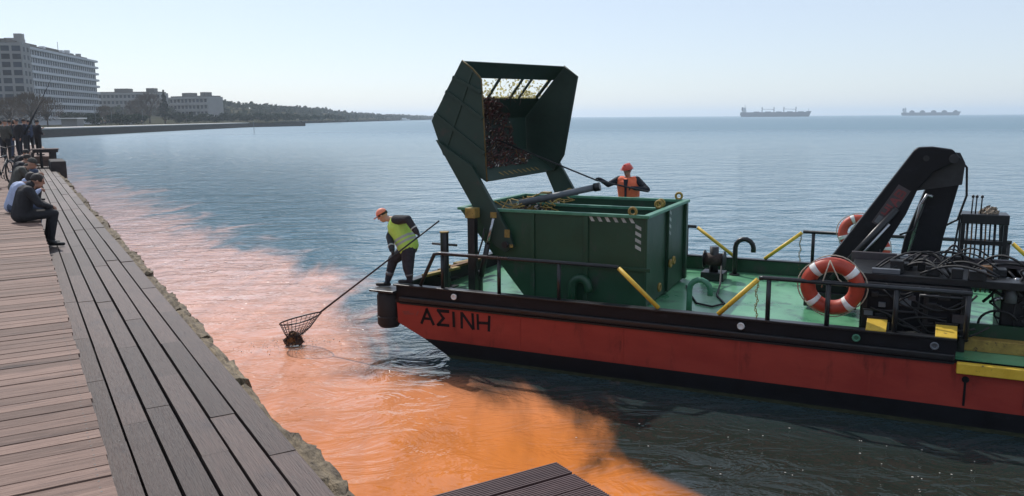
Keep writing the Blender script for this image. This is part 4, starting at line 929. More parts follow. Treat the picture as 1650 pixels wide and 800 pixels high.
# maker's plate along the boom
M['plate_grey'] = mat('faded_maker_plate', (0.05, 0.042, 0.045), 0.5, var=0.2, scale=20)
M['plate_red'] = mat('faded_red_letter', (0.17, 0.035, 0.038), 0.5, var=0.2, scale=20)
d_ = (Vector((8.02, 0, 3.40)) - Vector((7.18, 0, 1.95))).normalized(); n_ = Vector((-d_.z, 0, d_.x)); o_ = Vector((7.56, 2.293, 2.50)) - n_ * .10
def onboom(a, c): return o_ + d_ * a - n_ * c
pl_ = xbuild(MB().add([onboom(0, -.06), onboom(.72, -.06), onboom(.72, .15), onboom(0, .15)], [(0, 1, 2, 3)]), 'maker_plate', 'plate_grey')
lx = .21
for ch, w_ in (('H', .10), ('I', .03), ('A', .11), ('B', .10)):
    b = MB(); off = Vector((0, -.004, 0))
    segs = {'H': [((0, 0), (0, 1)), ((1, 0), (1, 1)), ((0, .5), (1, .5))], 'I': [((.5, 0), (.5, 1))], 'A': [((0, 0), (.5, 1)), ((.5, 1), (1, 0)), ((.2, .35), (.8, .35))], 'B': [((0, 0), (0, 1)), ((0, 1), (.9, .9)), ((.9, .9), (.9, .6)), ((0, .5), (1, .45)), ((1, .45), (1, .1)), ((0, 0), (1, .08))]}[ch]
    for p, q in segs:
        P_ = onboom(lx + p[0] * w_, .11 - p[1] * .13) + off; Q_ = onboom(lx + q[0] * w_, .11 - q[1] * .13) + off; dd = (Q_ - P_).normalized(); sx = Vector((-dd.z, 0, dd.x)) * .015
        b.add([P_ - sx - dd * .01, Q_ - sx + dd * .01, Q_ + sx + dd * .01, P_ + sx - dd * .01], [(0, 1, 2, 3)]); off = off + Vector((0, -.0006, 0))
    xbuild(b, 'plate_letter', 'plate_red'); lx += w_ + .035
b = MB(); b.add([onboom(.03, .12) + Vector((0, -.004, 0)), onboom(.16, .12) + Vector((0, -.004, 0)), onboom(.16, -.03) + Vector((0, -.004, 0)), onboom(.03, -.03) + Vector((0, -.004, 0))], [(0, 1, 2, 3)]); xbuild(b, 'plate_mark', 'grey')
xbuild(MB().tube([(7.75, 2.2, 2.05), (7.78, 2.2, 1.75)], .012, 6), 'hook_line', 'hose'); xbuild(MB().ell((7.78, 2.2, 1.70), .045, .045, .06), 'hook_block', 'black_steel')

# ------------------------------------------------------------------ power unit below the crane
pb_ = (8.2, .9, ZD)
pu = empty('power_unit', bw(*pb_), BROT); tag(pu, 'long black hydraulic power unit with hoses behind the near rail', 'machine')
def pbuild(b, name, m_, parent=pu, bevel=0.0): return b.build(name, m_, parent, pb_ if parent is pu else (0, 0, 0), bevel)
pbuild(MB().box(7.56, 8.95, .42, 1.6, 1.10, 1.84), 'housing', 'black', bevel=.02)
pbuild(MB().box(7.40, 9.6, .55, 1.75, 1.845, 1.95), 'top_tray', 'black_steel', bevel=.01); pbuild(MB().box(7.35, 9.7, 1.78, 1.86, 1.90, 2.06), 'back_beam', 'plate_grey', bevel=.01)
for u_ in (7.62, 8.40, 8.86): pbuild(MB().box(u_ - .03, u_ + .03, .37, .415, 1.0, 1.83), 'frame_post', 'black_steel', bevel=.004)
for (u_, v_) in ((7.65, .5), (8.85, .5), (7.65, 1.5), (8.85, 1.5)): pbuild(MB().box(u_ - .06, u_ + .06, v_ - .06, v_ + .06, ZD + .002, 1.098), 'foot', 'black_steel')
pbuild(MB().box(7.68, 8.05, .57, .66, 1.952, 2.02), 'nameplate_bar', 'grey', bevel=.006)
random.seed(21)
for k_ in range(12):
    u_ = random.uniform(7.9, 9.3); v_ = random.uniform(.6, 1.6); s_ = random.uniform(.05, .11); pbuild(MB().box(u_ - s_, u_ + s_, v_ - s_, v_ + s_, 1.952, 1.97 + random.uniform(.06, .18)), 'valve_block', random.choice(('black_steel', 'black_steel', 'grey', 'rust')), bevel=.008)
for k_ in range(16):
    a = Vector((random.uniform(7.7, 9.0), random.uniform(.6, 1.5), 1.97)); c = a + Vector((random.uniform(.3, 1.1), random.uniform(-.4, .5), random.uniform(-.02, .1))); h_ = random.uniform(.06, .32)
    pts = [a.lerp(c, t) + Vector((0, .05 * math.sin(t * 5), h_ * math.sin(t * math.pi))) for t in np.linspace(0, 1, 12)]
    pbuild(MB().tube(pts, random.uniform(.011, .02), 7), 'hose', 'hose')
for k_ in range(3): pbuild(MB().tube([(8.05 + k_ * .12, .38, 1.15 + .05 * k_), (8.3 + k_ * .1, .36, 1.2), (8.42 + .1 * k_, .38, 1.13 - .02 * k_)], .011, 6), 'cable', 'rope' if k_ == 0 else 'hose')
for k_ in range(18):
    a = Vector((random.uniform(7.6, 8.6), random.uniform(.33, .40), random.uniform(1.15, 1.9))); c = a + Vector((random.uniform(.2, .7), random.uniform(-.02, .03), random.uniform(-.35, .2))); c.z = max(1.05, c.z); h_ = random.uniform(-.22, .10)
    pbuild(MB().tube([a.lerp(c, t) + Vector((0, -.03 * math.sin(t * 3.14), h_ * math.sin(t * math.pi))) for t in np.linspace(0, 1, 10)], random.uniform(.009, .018), 7), 'hose', 'hose')
for k_ in range(14):
    u_ = random.uniform(7.65, 8.85); z_ = random.uniform(1.2, 1.78); s_ = random.uniform(.03, .09)
    pbuild(MB().box(u_ - s_, u_ + s_, .36, .418, z_ - s_ * .7, z_ + s_ * .7), 'fitting', random.choice(('black_steel', 'black_steel', 'plate_grey', 'grey')), bevel=.006)
pbuild(MB().tube([(7.6, .38, 1.45), (8.3, .37, 1.47), (8.32, .37, 1.72), (8.84, .38, 1.72)], .022, 8), 'pipe', 'black_steel')
# hose cluster at the stern end
hp = (9.5, 1.2, ZD)
hc = empty('engine_block', bw(*hp), BROT); tag(hc, 'dark engine block tangled in hoses at the right edge', 'engine')
def hbuild(b, name, m_, bevel=0.0): return b.build(name, m_, hc, hp, bevel)
hbuild(MB().box(9.35, 10.3, .95, 1.75, 1.25, 1.95), 'block', 'black_steel', bevel=.03); hbuild(MB().box(9.3, 10.4, .9, 1.8, ZD + .002, 1.02), 'skid', 'black_steel')
for u_ in (9.4, 10.2): hbuild(MB().box(u_ - .05, u_ + .05, 1.0, 1.7, 1.022, 1.248), 'mount', 'black_steel')
hbuild(MB().tube([(9.45, .85, 1.62), (9.45, .85, 1.84)], .075, 14), 'filter_canister', 'grey'); hbuild(MB().tube([(9.75, 1.35, 1.95), (9.75, 1.35, 2.25)], .06, 12), 'exhaust', 'rust')
for k_ in range(20):
    a = Vector((random.uniform(9.0, 9.9), random.uniform(.78, 1.3), random.uniform(1.5, 2.1))); c = Vector((random.uniform(9.2, 10.2), random.uniform(.75, 1.2), random.uniform(1.25, 2.1))); h_ = random.choice((-1, 1, 1)) * random.uniform(.12, .34)
    hbuild(MB().tube([a.lerp(c, t) + Vector((.08 * math.sin(t * 6), -.12 * math.sin(t * math.pi), h_ * math.sin(t * math.pi))) for t in np.linspace(0, 1, 14)], random.uniform(.012, .022), 7), 'hose', 'hose')
for k_ in range(10):
    p = Vector((random.uniform(9.2, 9.9), .9, random.uniform(1.45, 2.05))); hbuild(MB().tube([p, p + Vector((.05, -.04, .02))], .024, 9), 'hose_fitting', 'steel')
hbuild(MB().tube([(9.32 + .24 * math.cos(a), .80, 1.30 + .2 * math.sin(a)) for a in np.linspace(.4, 5.6, 20)], .017, 8), 'hose', 'hose')

# control stand with levers
sb = (9.2, 3.2, ZD)
cs = empty('control_stand', bw(*sb), BROT); tag(cs, 'black lever stand with three tall knobbed levers right of the crane', 'control stand')
def sbuild(b, name, m_, bevel=0.0): return b.build(name, m_, cs, sb, bevel)
for u_ in (8.95, 9.55):
    for v_ in (3.0, 3.4): sbuild(MB().box(u_ - .03, u_ + .03, v_ - .03, v_ + .03, ZD + .002, 2.44), 'post', 'black_steel')
sbuild(MB().box(8.91, 9.59, 2.96, 3.44, 2.442, 2.60), 'valve_bank', 'black_steel', bevel=.012); sbuild(MB().box(8.92, 9.58, 2.985, 3.015, 2.10, 2.17), 'cross_rail', 'black_steel')
for k_, u_ in enumerate((9.06, 9.115, 9.19)):
    o = sbuild(MB().tube([(u_, 3.1, 2.6), (u_ + .005, 3.1, 2.86)], .011, 8), 'lever', 'black_steel'); MB().ell((u_ + .005 - sb[0], 3.1 - sb[1], 2.875 - sb[2]), .024, .024, .028).build('knob', 'black_steel', o)
for k_ in range(8): sbuild(MB().tube([(9.02 + k_ * .065, 3.1 + .02 * (k_ % 3), 2.45), (9.03 + k_ * .065 + random.uniform(-.02, .02), 3.06, 2.0), (9.0 + k_ * .07, 3.1, 1.3)], .013 if k_ % 3 else .02, 7), 'hose', 'hose' if k_ not in (1, 4) else 'rust')
o = MB(); heap(o, (9.32, 3.2, 2.61), (.13, .12), 60, .10, 1); o = o.build('rag', 'beige', None, (9.32, 3.2, 2.6)); o.location = bw(9.32, 3.2, 2.6); o.rotation_euler = (0, 0, BROT); tag(o, 'crumpled beige rag lying on the lever stand', 'rag')
sbuild(MB().bar((8.90, 3.0, 2.58), (8.74, 3.0, ZD + .02), .03, .03), 'brace', 'black_steel')

# capstan and cable beside the container's stern
wb = (4.75, 4.1, ZD)
wn_ = empty('winch', bw(*wb), BROT); tag(wn_, 'small dark winch with loose cable beside the container end', 'winch')
def wbuild(b, name, m_, bevel=0.0): return b.build(name, m_, wn_, wb, bevel)
wbuild(MB().box(4.5, 4.95, 3.95, 4.35, ZD + .002, 1.12), 'base', 'black_steel', bevel=.01); wbuild(MB().tube([(4.55, 4.15, 1.36), (4.9, 4.15, 1.36)], .13, 16), 'drum', 'weed'); wbuild(MB().tube([(4.72, 4.15, 1.12), (4.72, 4.15, 1.62)], .09, 12), 'motor', 'black_steel')
for u_ in (4.53, 4.92): wbuild(MB().tube([(u_ - .012, 4.15, 1.36), (u_ + .012, 4.15, 1.36)], .18, 18), 'flange', 'black_steel')
cbl = MB().tube([bw(4.9, 4.0, 1.3), bw(5.0, 3.4, 1.02), bw(5.1, 2.6, .97), bw(5.35, 2.0, .975), bw(5.2, 1.7, .97), bw(4.9, 1.85, .97), bw(4.6, 2.6, .97), bw(4.4, 3.2, .975)], .018, 8).build('loose_cable', 'hose'); tag(cbl, 'loose black cable on the deck between container and vent pipe', 'cable')
# ------------------------------------------------------------------ people
def frame_from(face, upv=(0, 0, 1)):
    x = Vector(face).normalized(); z = Vector(upv); z = (z - x * z.dot(x)).normalized(); y = z.cross(x)
    return Matrix(((x.x, y.x, z.x), (x.y, y.y, z.y), (x.z, y.z, z.z)))
def evaluated_mesh(o):
    dg = bpy.context.evaluated_depsgraph_get(); dg.update()
    return bpy.data.meshes.new_from_object(o.evaluated_get(dg))
def remeshed(b, name, voxel, smooth=4, fac=.5):
    o = b.build(name, 'skin'); r_ = o.modifiers.new('r', 'REMESH'); r_.mode = 'VOXEL'; r_.voxel_size = voxel; r_.use_smooth_shade = True
    s_ = o.modifiers.new('s', 'SMOOTH'); s_.iterations = smooth; s_.factor = fac
    m_ = evaluated_mesh(o); me0 = o.data; bpy.data.objects.remove(o); bpy.data.meshes.remove(me0); m_.name = name; return m_
def seg_d(P, a, b_):
    a = np.array(a); b_ = np.array(b_); d = b_ - a; L2 = max(d @ d, 1e-9); t = np.clip(((P - a) @ d) / L2, 0, 1); return np.linalg.norm(P - a - t[:, None] * d, axis=1), t
SLOT = {'skin': 0, 'top': 1, 'legs': 2, 'shoe': 3, 'hand': 4}
def body_mesh(J, voxel=.012, bulk=1.0, legb=None, fingers=True, face=(1, 0, 0), fup=(0, 0, 1), curl=1.0, palm=None):
    J = {k_: Vector(v_) for k_, v_ in J.items()}; b = MB(); caps = []
    def cap(a, ra, c, rc, t): b.rcone(a, ra, c, rc, 12); caps.append((a.copy(), c.copy(), (ra + rc) / 2, t))
    ch, pe = J['chest'], J['pelvis']; k = bulk; kl = legb or bulk
    cap(pe, .125 * k, ch, .135 * k, 'top')
    for S_ in 'LR':
        hp_, sh = J['hip' + S_], J['sh' + S_]
        cs_ = ch.lerp(sh, .50)
        cap(hp_.lerp(pe, .25) + (ch - pe) * .12, .105 * k, cs_ - (ch - pe).normalized() * .05, .115 * k, 'top')
        cap(ch + (J['neck'] - ch) * .45, .085 * k, sh, .070 * k, 'top')
        cap(sh, .068 * k, J['el' + S_], .052 * k, 'top'); cap(J['el' + S_], .050 * k, J['wr' + S_], .038 * k, 'top')
        wr, ha = J['wr' + S_], J['ha' + S_]; d = (ha - wr).normalized()
        cap(wr + d * .012, .026, ha - d * .02, .032, 'hand')
        if fingers:
            pn = Vector(palm[S_]) if palm else Vector((0, 0, -1)); pn = (pn - d * pn.dot(d)).normalized(); sd_ = d.cross(pn).normalized()
            for i_ in range(4):
                ln = (.034, .040, .038, .030)[i_]; b0 = ha + sd_ * (i_ - 1.5) * .019
                b1 = b0 + (d * (1 - .35 * curl) + pn * .6 * curl).normalized() * ln; b2 = b1 + (d * (.6 - .75 * curl) + pn * (.4 + .6 * curl)).normalized() * ln * .8
                b3 = b2 + (d * (.5 - 1.3 * curl) + pn * .5).normalized() * ln * .55
                cap(b0, .0100, b1, .0095, 'hand'); cap(b1, .0095, b2, .0088, 'hand'); cap(b2, .0088, b3, .0078, 'hand')
            tb = wr + d * .035; t1 = tb + (sd_ * (1 if S_ == 'L' else -1) * .7 + d * .6 + pn * .4).normalized() * .042; t2 = t1 + (d * .5 + pn * .9).normalized() * .032
            cap(tb, .0150, t1, .0115, 'hand'); cap(t1, .0112, t2, .0090, 'hand')
        else: cap(ha, .032, ha + d * .07, .020, 'hand')
        cap(hp_, .088 * kl, J['kn' + S_], .066 * kl, 'legs'); cap(J['kn' + S_], .064 * kl, J['an' + S_] + (J['kn' + S_] - J['an' + S_]) * .12, .048 * (.5 + .5 * kl), 'legs')
        an, to = J['an' + S_], J['to' + S_]; f_ = (to - an); f_.z = 0; f_ = f_.normalized() if f_.length > .01 else Vector((1, 0, 0))
        cap(an + Vector((0, 0, -.01)), .046, an + f_ * .03 + Vector((0, 0, -.035)), .045, 'shoe'); cap(an - f_ * .035 + Vector((0, 0, -.045)), .036, to, .034, 'shoe')
    cap(pe, .12 * k, J['hipL'].lerp(pe, .3), .11 * k, 'legs'); cap(pe, .12 * k, J['hipR'].lerp(pe, .3), .11 * k, 'legs')
    hd = J['head']; F = frame_from(face, fup)
    cap(J['neck'], .058, hd + F @ Vector((-.012, 0, -.07)), .052, 'skin')
    b.ell(hd + F @ Vector((-.004, 0, .02)), .098, .076, .100, F, 14, 10); caps.append((hd.copy(), hd + F @ Vector((0, 0, .03)), .09, 'skin'))
    b.ell(hd + F @ Vector((.020, 0, -.055)), .066, .058, .070, F, 12, 8); caps.append((hd + F @ Vector((.02, 0, -.06)), hd + F @ Vector((.03, 0, -.08)), .06, 'skin'))
    cap(hd + F @ Vector((.088, 0, .018)), .011, hd + F @ Vector((.106, 0, -.020)), .016, 'skin'); cap(hd + F @ Vector((.082, -.018, -.058)), .011, hd + F @ Vector((.082, .018, -.058)), .011, 'skin')
    cap(hd + F @ Vector((.082, -.035, .035)), .011, hd + F @ Vector((.082, .035, .035)), .011, 'skin')
    for s_ in (-1, 1): b.ell(hd + F @ Vector((-.005, s_ * .078, -.005)), .022, .010, .032, F, 8, 6); caps.append((hd + F @ Vector((-.005, s_ * .078, -.005)), hd + F @ Vector((-.005, s_ * .08, -.005)), .02, 'skin'))
    m_ = remeshed(b, 'person', voxel, 4 if voxel < .02 else 2)
    n = len(m_.polygons); C_ = np.empty(n * 3, np.float32); m_.polygons.foreach_get('center', C_); C_ = C_.reshape(-1, 3)
    best = np.full(n, 1e9); idx = np.zeros(n, np.int32)
    for a, c, r_, t in caps:
        d, _ = seg_d(C_, a, c); d = d - r_; mk_ = d < best; best[mk_] = d[mk_]; idx[mk_] = SLOT[t]
    m_.materials.clear()
    for _ in range(5): m_.materials.append(M['skin'])
    m_.polygons.foreach_set('material_index', idx); m_.polygons.foreach_set('use_smooth', np.ones(n, bool)); m_.update()
    return m_, F, J
def dress(o, outfit):
    for k_, v_ in outfit.items():
        s_ = o.material_slots[SLOT[k_]]; s_.link = 'OBJECT'; s_.material = M[v_]
def place(me_, outfit, loc, rz, label, group=None, sc=1.0):
    o = bpy.data.objects.new('person', me_); COL.objects.link(o); o.location = loc; o.rotation_euler = (0, 0, rz); o.scale = (sc,) * 3
    dress(o, outfit); tag(o, label, 'person', group); return o
def headwear(o, J, F, kind, m_):
    hd = J['head']; b = MB()
    if kind == 'hair':
        b.ell(hd + F @ Vector((-.014, 0, .024)), .102, .084, .106, F, 16, 8, zmin=-.25); return b.build('hair', m_, o)
    if kind == 'longhair':
        b.ell(hd + F @ Vector((-.020, 0, .015)), .105, .092, .115, F, 16, 10, zmin=-.8); return b.build('hair', m_, o)
    if kind == 'cap':
        b.ell(hd + F @ Vector((-.004, 0, .034)), .110, .090, .104, F, 18, 8, zmin=0.02)
        n = 9; top = []
        for j in range(n):
            a = R(-62 + 124 * j / (n - 1)); top.append(hd + F @ Vector((.055 + .125 * math.cos(a) * (1 if abs(a) < 1.0 else .9), .088 * math.sin(a), .036 - .012 * math.cos(a))))
        bot = [p + F @ Vector((0, 0, -.008)) for p in top]; b.loft(top, bot); return b.build('cap', m_, o)
    if kind == 'helmet':
        b.ell(hd + F @ Vector((0, 0, .040)), .135, .112, .115, F, 20, 9, zmin=0.0)
        b.tube([hd + F @ Vector((.14 * math.cos(a) + (.025 if math.cos(a) > 0 else 0), .118 * math.sin(a), .040)) for a in np.linspace(0, 6.283, 25)[:-1]], .009, 6, closed=True)
        b.bar(hd + F @ Vector((.10, 0, .118)), hd + F @ Vector((-.10, 0, .118)), .03, .06, F @ Vector((0, 0, 1))); return b.build('helmet', m_, o)
    if kind == 'hood':
        b.ell(hd + F @ Vector((-.085, 0, -.085)), .075, .105, .07, F, 14, 8); return b.build('hood', m_, o)
def eyes(o, J, F):
    for s_ in (-1, 1): MB().ell(J['head'] + F @ Vector((.086, s_ * .032, .014)), .008, .012, .007, F, 8, 6).build('eye', 'hair', o)
def vest(o, J, m_, voxel=.014, bulk=1.0, bands=(.22, .42)):
    b = MB(); pe, ch = J['pelvis'], J['chest']; ax = (ch - pe); e = .020
    b.rcone(pe + ax * .10, .13 * bulk + e, ch, .135 * bulk + e, 14)
    for S_ in 'LR':
        sh = J['sh' + S_]; b.rcone(J['hip' + S_].lerp(pe, .25) + ax * .14, .112 * bulk + e, ch.lerp(sh, .5) - ax.normalized() * .05, .115 * bulk + e, 14)
        b.rcone(ch + (J['neck'] - ch) * .30, .085 * bulk + e * .9, sh.lerp(ch, .22), .078 * bulk + e * .8, 12)
    me_ = remeshed(b, 'vest', voxel, 4)
    n = len(me_.polygons); C_ = np.empty(n * 3, np.float32); me_.polygons.foreach_get('center', C_); C_ = C_.reshape(-1, 3)
    t = ((C_ - np.array(pe)) @ np.array(ax)) / ax.length_squared
    idx = np.zeros(n, np.int32)
    for c in bands: idx[np.abs(t - c) < .055] = 1
    me_.materials.clear(); me_.materials.append(M[m_]); me_.materials.append(M['reflect']); me_.polygons.foreach_set('material_index', idx); me_.polygons.foreach_set('use_smooth', np.ones(n, bool)); me_.update()
    v_ = bpy.data.objects.new('vest', me_); COL.objects.link(v_); v_.parent = o; return v_

# worker leaning out over the bow with the landing net (boat frame, root on the fender cap)
w1 = (-.40, .16, 1.13)
def rel(J, o): return {k_: tuple(Vector(v_) - Vector(o)) for k_, v_ in J.items()}
J1 = rel(dict(pelvis=(.02, .26, 1.90), chest=(-.18, .26, 2.24), neck=(-.32, .25, 2.38), head=(-.50, .22, 2.445),
    shL=(-.10, .06, 2.40), elL=(.21, -.04, 2.44), wrL=(.40, -.075, 2.235), haL=(.455, -.08, 2.185),
    shR=(-.30, .40, 2.33), elR=(-.31, .15, 2.07), wrR=(-.10, -.10, 1.885), haR=(-.045, -.155, 1.835),
    hipL=(.09, .13, 1.86), knL=(.10, .10, 1.54), anL=(.13, .10, 1.335), toL=(-.06, .06, 1.285),
    hipR=(-.05, .38, 1.86), knR=(-.36, .32, 1.62), anR=(-.44, .22, 1.215), toR=(-.62, .16, 1.165)), w1)
f1 = (-.80, -.22, -.50)
m1, F1, JJ1 = body_mesh(J1, .009, 1.38, 1.55, True, f1, (0, 0, 1), 1.0, {'L': (-.3, -.2, -.9), 'R': (.5, .1, -.8)})
p1 = place(m1, {'skin': 'skin', 'top': 'charcoal', 'legs': 'denim', 'shoe': 'boot', 'hand': 'boot'}, bw(*w1), BROT, 'worker in yellow green vest and orange cap leaning over the bow with a net')
headwear(p1, JJ1, F1, 'hair', 'hair'); headwear(p1, JJ1, F1, 'cap', 'cap_o'); vest(p1, JJ1, 'hivis', bulk=1.42); eyes(p1, JJ1, F1)
for S_ in 'LR': MB().tube([Vector(J1['wr' + S_]).lerp(Vector(J1['el' + S_]), .22), Vector(J1['wr' + S_]).lerp(Vector(J1['el' + S_]), .30)], .062, 14).build('cuff_band', 'reflect', p1)
for S_ in 'LR': MB().tube([Vector(J1['an' + S_]).lerp(Vector(J1['kn' + S_]), .30), Vector(J1['an' + S_]).lerp(Vector(J1['kn' + S_]), .44)], [.073, .079], 14).build('trouser_band', 'grey', p1)

# landing net
nb = Vector((-2.13, -.52, .02)); top_ = Vector((.84, -.03, 2.44)); neck_ = Vector((-1.50, -.41, .68))
ln_ = empty('landing_net', bw(*nb), BROT); tag(ln_, 'long handled landing net dipped into the orange water', 'net')
def nbuild(b, name, m_): return b.build(name, m_, ln_, nb)
hd_ = (top_ - neck_).normalized()
nbuild(MB().tube([neck_, neck_.lerp(top_, .5), top_], [.019, .016, .014], 10), 'pole', 'black_steel')
NS = 1.42; side = Vector((.25, 1, .0)).normalized(); side = (side - hd_ * side.dot(hd_)).normalized(); dn = hd_.cross(side); dn = dn if dn.z < 0 else -dn
h2 = Vector((hd_.x, hd_.y, hd_.z * .52)).normalized(); side = (side - h2 * side.dot(h2)).normalized(); rim = []
for k_ in range(28):
    a = 2 * math.pi * k_ / 28; rr = .29 * NS * math.cos(a); c_ = neck_ - h2 * (.30 * NS - rr); wd_ = .22 * NS * math.sin(a) * (1 - .35 * math.cos(a)); rim.append(c_ + side * wd_)
nbuild(MB().tube(rim, .014, 8, closed=True), 'hoop', 'black_steel')
bag_low = Vector((-2.10, -.52, .06)); bg_ = MB()
for k_ in range(28):
    p = rim[k_]; m_ = p.lerp(bag_low, .5) + (p - bag_low) * .12 + Vector((0, 0, -.06)); bg_.tube([p, m_, bag_low + (p - bag_low) * .10], .0046, 4)
for t in (.09, .18, .27, .36, .45, .54, .63, .72, .81, .90):
    bg_.tube([rim[k_].lerp(bag_low, t) + Vector((0, 0, -.06 * math.sin(t * 3.14))) for k_ in range(28)], .0046, 4, closed=True)
nbuild(bg_, 'net_bag', 'net')
ct = MB(); heap(ct, tuple(bag_low + Vector((0.02, 0, .0))), (.17, .14), 420, .20, 3); ct = ct.build('net_catch', ['weed', 'weed', 'rust'], None, nb); ct.location = bw(*nb); ct.rotation_euler = (0, 0, BROT); tag(ct, 'wet dark weed held in the landing net', 'weed', kind='stuff')

# worker behind the container
w2_ = (2.76, 4.62, 1.50)
J2 = rel(dict(pelvis=(2.78, 4.66, 2.38), chest=(2.77, 4.62, 2.76), neck=(2.76, 4.60, 2.92), head=(2.76, 4.56, 3.065),
    shL=(2.96, 4.62, 2.87), elL=(3.22, 4.50, 2.68), wrL=(2.98, 4.36, 2.715), haL=(2.91, 4.34, 2.735),
    shR=(2.56, 4.62, 2.87), elR=(2.36, 4.50, 2.76), wrR=(2.22, 4.36, 2.88), haR=(2.17, 4.35, 2.905),
    hipL=(2.88, 4.66, 2.36), knL=(2.90, 4.64, 1.95), anL=(2.92, 4.68, 1.58), toL=(2.94, 4.50, 1.54),
    hipR=(2.68, 4.66, 2.36), knR=(2.64, 4.60, 1.95), anR=(2.60, 4.66, 1.58), toR=(2.58, 4.48, 1.54)), w2_)
f2 = (-.35, -1, -.18)
m2, F2, JJ2 = body_mesh(J2, .0095, 1.15, None, True, f2, (0, 0, 1), 1.0, {'L': (0, -.3, -.9), 'R': (.2, -.3, -.9)})
p2 = place(m2, {'skin': 'skin', 'top': 'navy', 'legs': 'denim', 'shoe': 'boot', 'hand': 'boot'}, bw(*w2_), BROT, 'worker in orange vest and red helmet behind the green container')
headwear(p2, JJ2, F2, 'helmet', 'helmet'); headwear(p2, JJ2, F2, 'hair', 'hair'); vest(p2, JJ2, 'hivis_o', bulk=1.15, bands=(.3,)); eyes(p2, JJ2, F2)
fr = MB(); pe_, ch_ = JJ2['pelvis'], JJ2['chest']
fr.add([ch_ + Vector((-.055, -.192, .13)), ch_ + Vector((.055, -.192, .13)), ch_ + Vector((.025, -.201, -.08)), ch_ + Vector((.02, -.203, -.30)), ch_ + Vector((-.02, -.203, -.30)), ch_ + Vector((-.025, -.201, -.08))], [(0, 5, 4, 3, 2, 1)]); fr.build('vest_opening', 'navy', p2)
pl2 = MB().tube([bw(.62, 2.75, 3.74), bw(2.17, 4.30, 2.86), bw(3.30, 4.30, 2.66)], [.016, .017, .018], 8).build('rake_pole', 'black_steel'); tag(pl2, 'thin dark pole reaching from the helmeted worker into the raised bucket', 'pole')
st = empty('step_platform', bw(2.76, 4.62, ZD), BROT); tag(st, 'green step box behind the container under the helmeted worker', 'step')
MB().box(-.5, .5, -.3, .3, .515, .548).build('tread', 'green', st)
for x, y in ((-.45, -.25), (.45, -.25), (-.45, .25), (.45, .25)): MB().box(x - .03, x + .03, y - .03, y + .03, .003, .514).build('leg', 'green', st)

# men seated on the edge of the upper deck (quay frame; +x is towards the water)
def seated(lean=.0, turn=0.0, hands='knees', child=1.0):
    J = dict(pelvis=(.0, 0, .125), chest=(.10 + lean * .5, 0, .47), neck=(.17 + lean, 0, .585 - lean * .15), head=(.27 + lean * 1.25, 0, .685 - lean * .3),
        shL=(.13 + lean * .7, .19, .53), shR=(.13 + lean * .7, -.19, .53), elL=(.26 + lean, .25, .30), elR=(.26 + lean, -.25, .30),
        hipL=(.05, .10, .105), hipR=(.05, -.10, .105), knL=(.47, .14, .115), knR=(.50, -.12, .12), anL=(.36, .13, -.345), anR=(.42, -.12, -.345), toL=(.53, .15, -.413), toR=(.59, -.13, -.413))
    if hands == 'knees': J.update(wrL=(.44, .10, .225), haL=(.50, .06, .215), wrR=(.45, -.08, .235), haR=(.51, -.03, .225))
    else: J.update(wrL=(.50, .12, .40), haL=(.56, .08, .43), wrR=(.50, -.12, .42), haR=(.56, -.08, .45))
    return J
mS, FS, JS = body_mesh(seated(.03), .0105, 1.16, 1.12, True, (.94, -.1, -.28))
pA = place(mS, {'skin': 'skin', 'top': 'charcoal', 'legs': 'charcoal', 'shoe': 'boot', 'hand': 'skin'}, qw(-.03, 15.9, ZU + .005), QROT, 'man in black sitting hunched on the deck edge, nearest of those seated', 'people sitting on the deck edge')
headwear(pA, JS, FS, 'hair', 'hair'); headwear(pA, JS, FS, 'hood', 'charcoal'); eyes(pA, JS, FS)
mT, FT, JT = body_mesh(seated(.10, hands='up'), .014, 1.05, None, True, (.8, -.45, -.3))
pB = place(mT, {'skin': 'skin', 'top': 'paleblue', 'legs': 'midblue', 'shoe': 'boot', 'hand': 'skin'}, qw(-.16, 17.6, ZU + .005), QROT, 'person in pale blue hoodie sitting just behind the man in black', 'people sitting on the deck edge', .94)
headwear(pB, JT, FT, 'longhair', 'hair'); headwear(pB, JT, FT, 'hood', 'paleblue')
pC = place(mT, {'skin': 'skin', 'top': 'olive', 'legs': 'charcoal', 'shoe': 'boot', 'hand': 'skin'}, qw(-.10, 22.3, ZU + .005), QROT - .1, 'man in grey olive coat sitting on the deck edge beyond the pale blue hoodie', 'people sitting on the deck edge', 1.04)
headwear(pC, JT, FT, 'cap', 'olive'); headwear(pC, JT, FT, 'hood', 'olive')
pD = place(mS, {'skin': 'skin', 'top': 'navy', 'legs': 'denim', 'shoe': 'boot', 'hand': 'skin'}, qw(-.05, 25.2, ZU + .005), QROT, 'dark jacketed person sitting on the deck edge just past the olive coat', 'people sitting on the deck edge')
headwear(pD, JS, FS, 'hair', 'hair')
pE = place(mS, {'skin': 'skin', 'top': 'charcoal', 'legs': 'midblue', 'shoe': 'boot', 'hand': 'skin'}, qw(-.02, 29.5, ZU + .005), QROT + .15, 'person in dark top and blue jeans sitting farthest along the deck edge', 'people sitting on the deck edge')
headwear(pE, JS, FS, 'hair', 'hair')
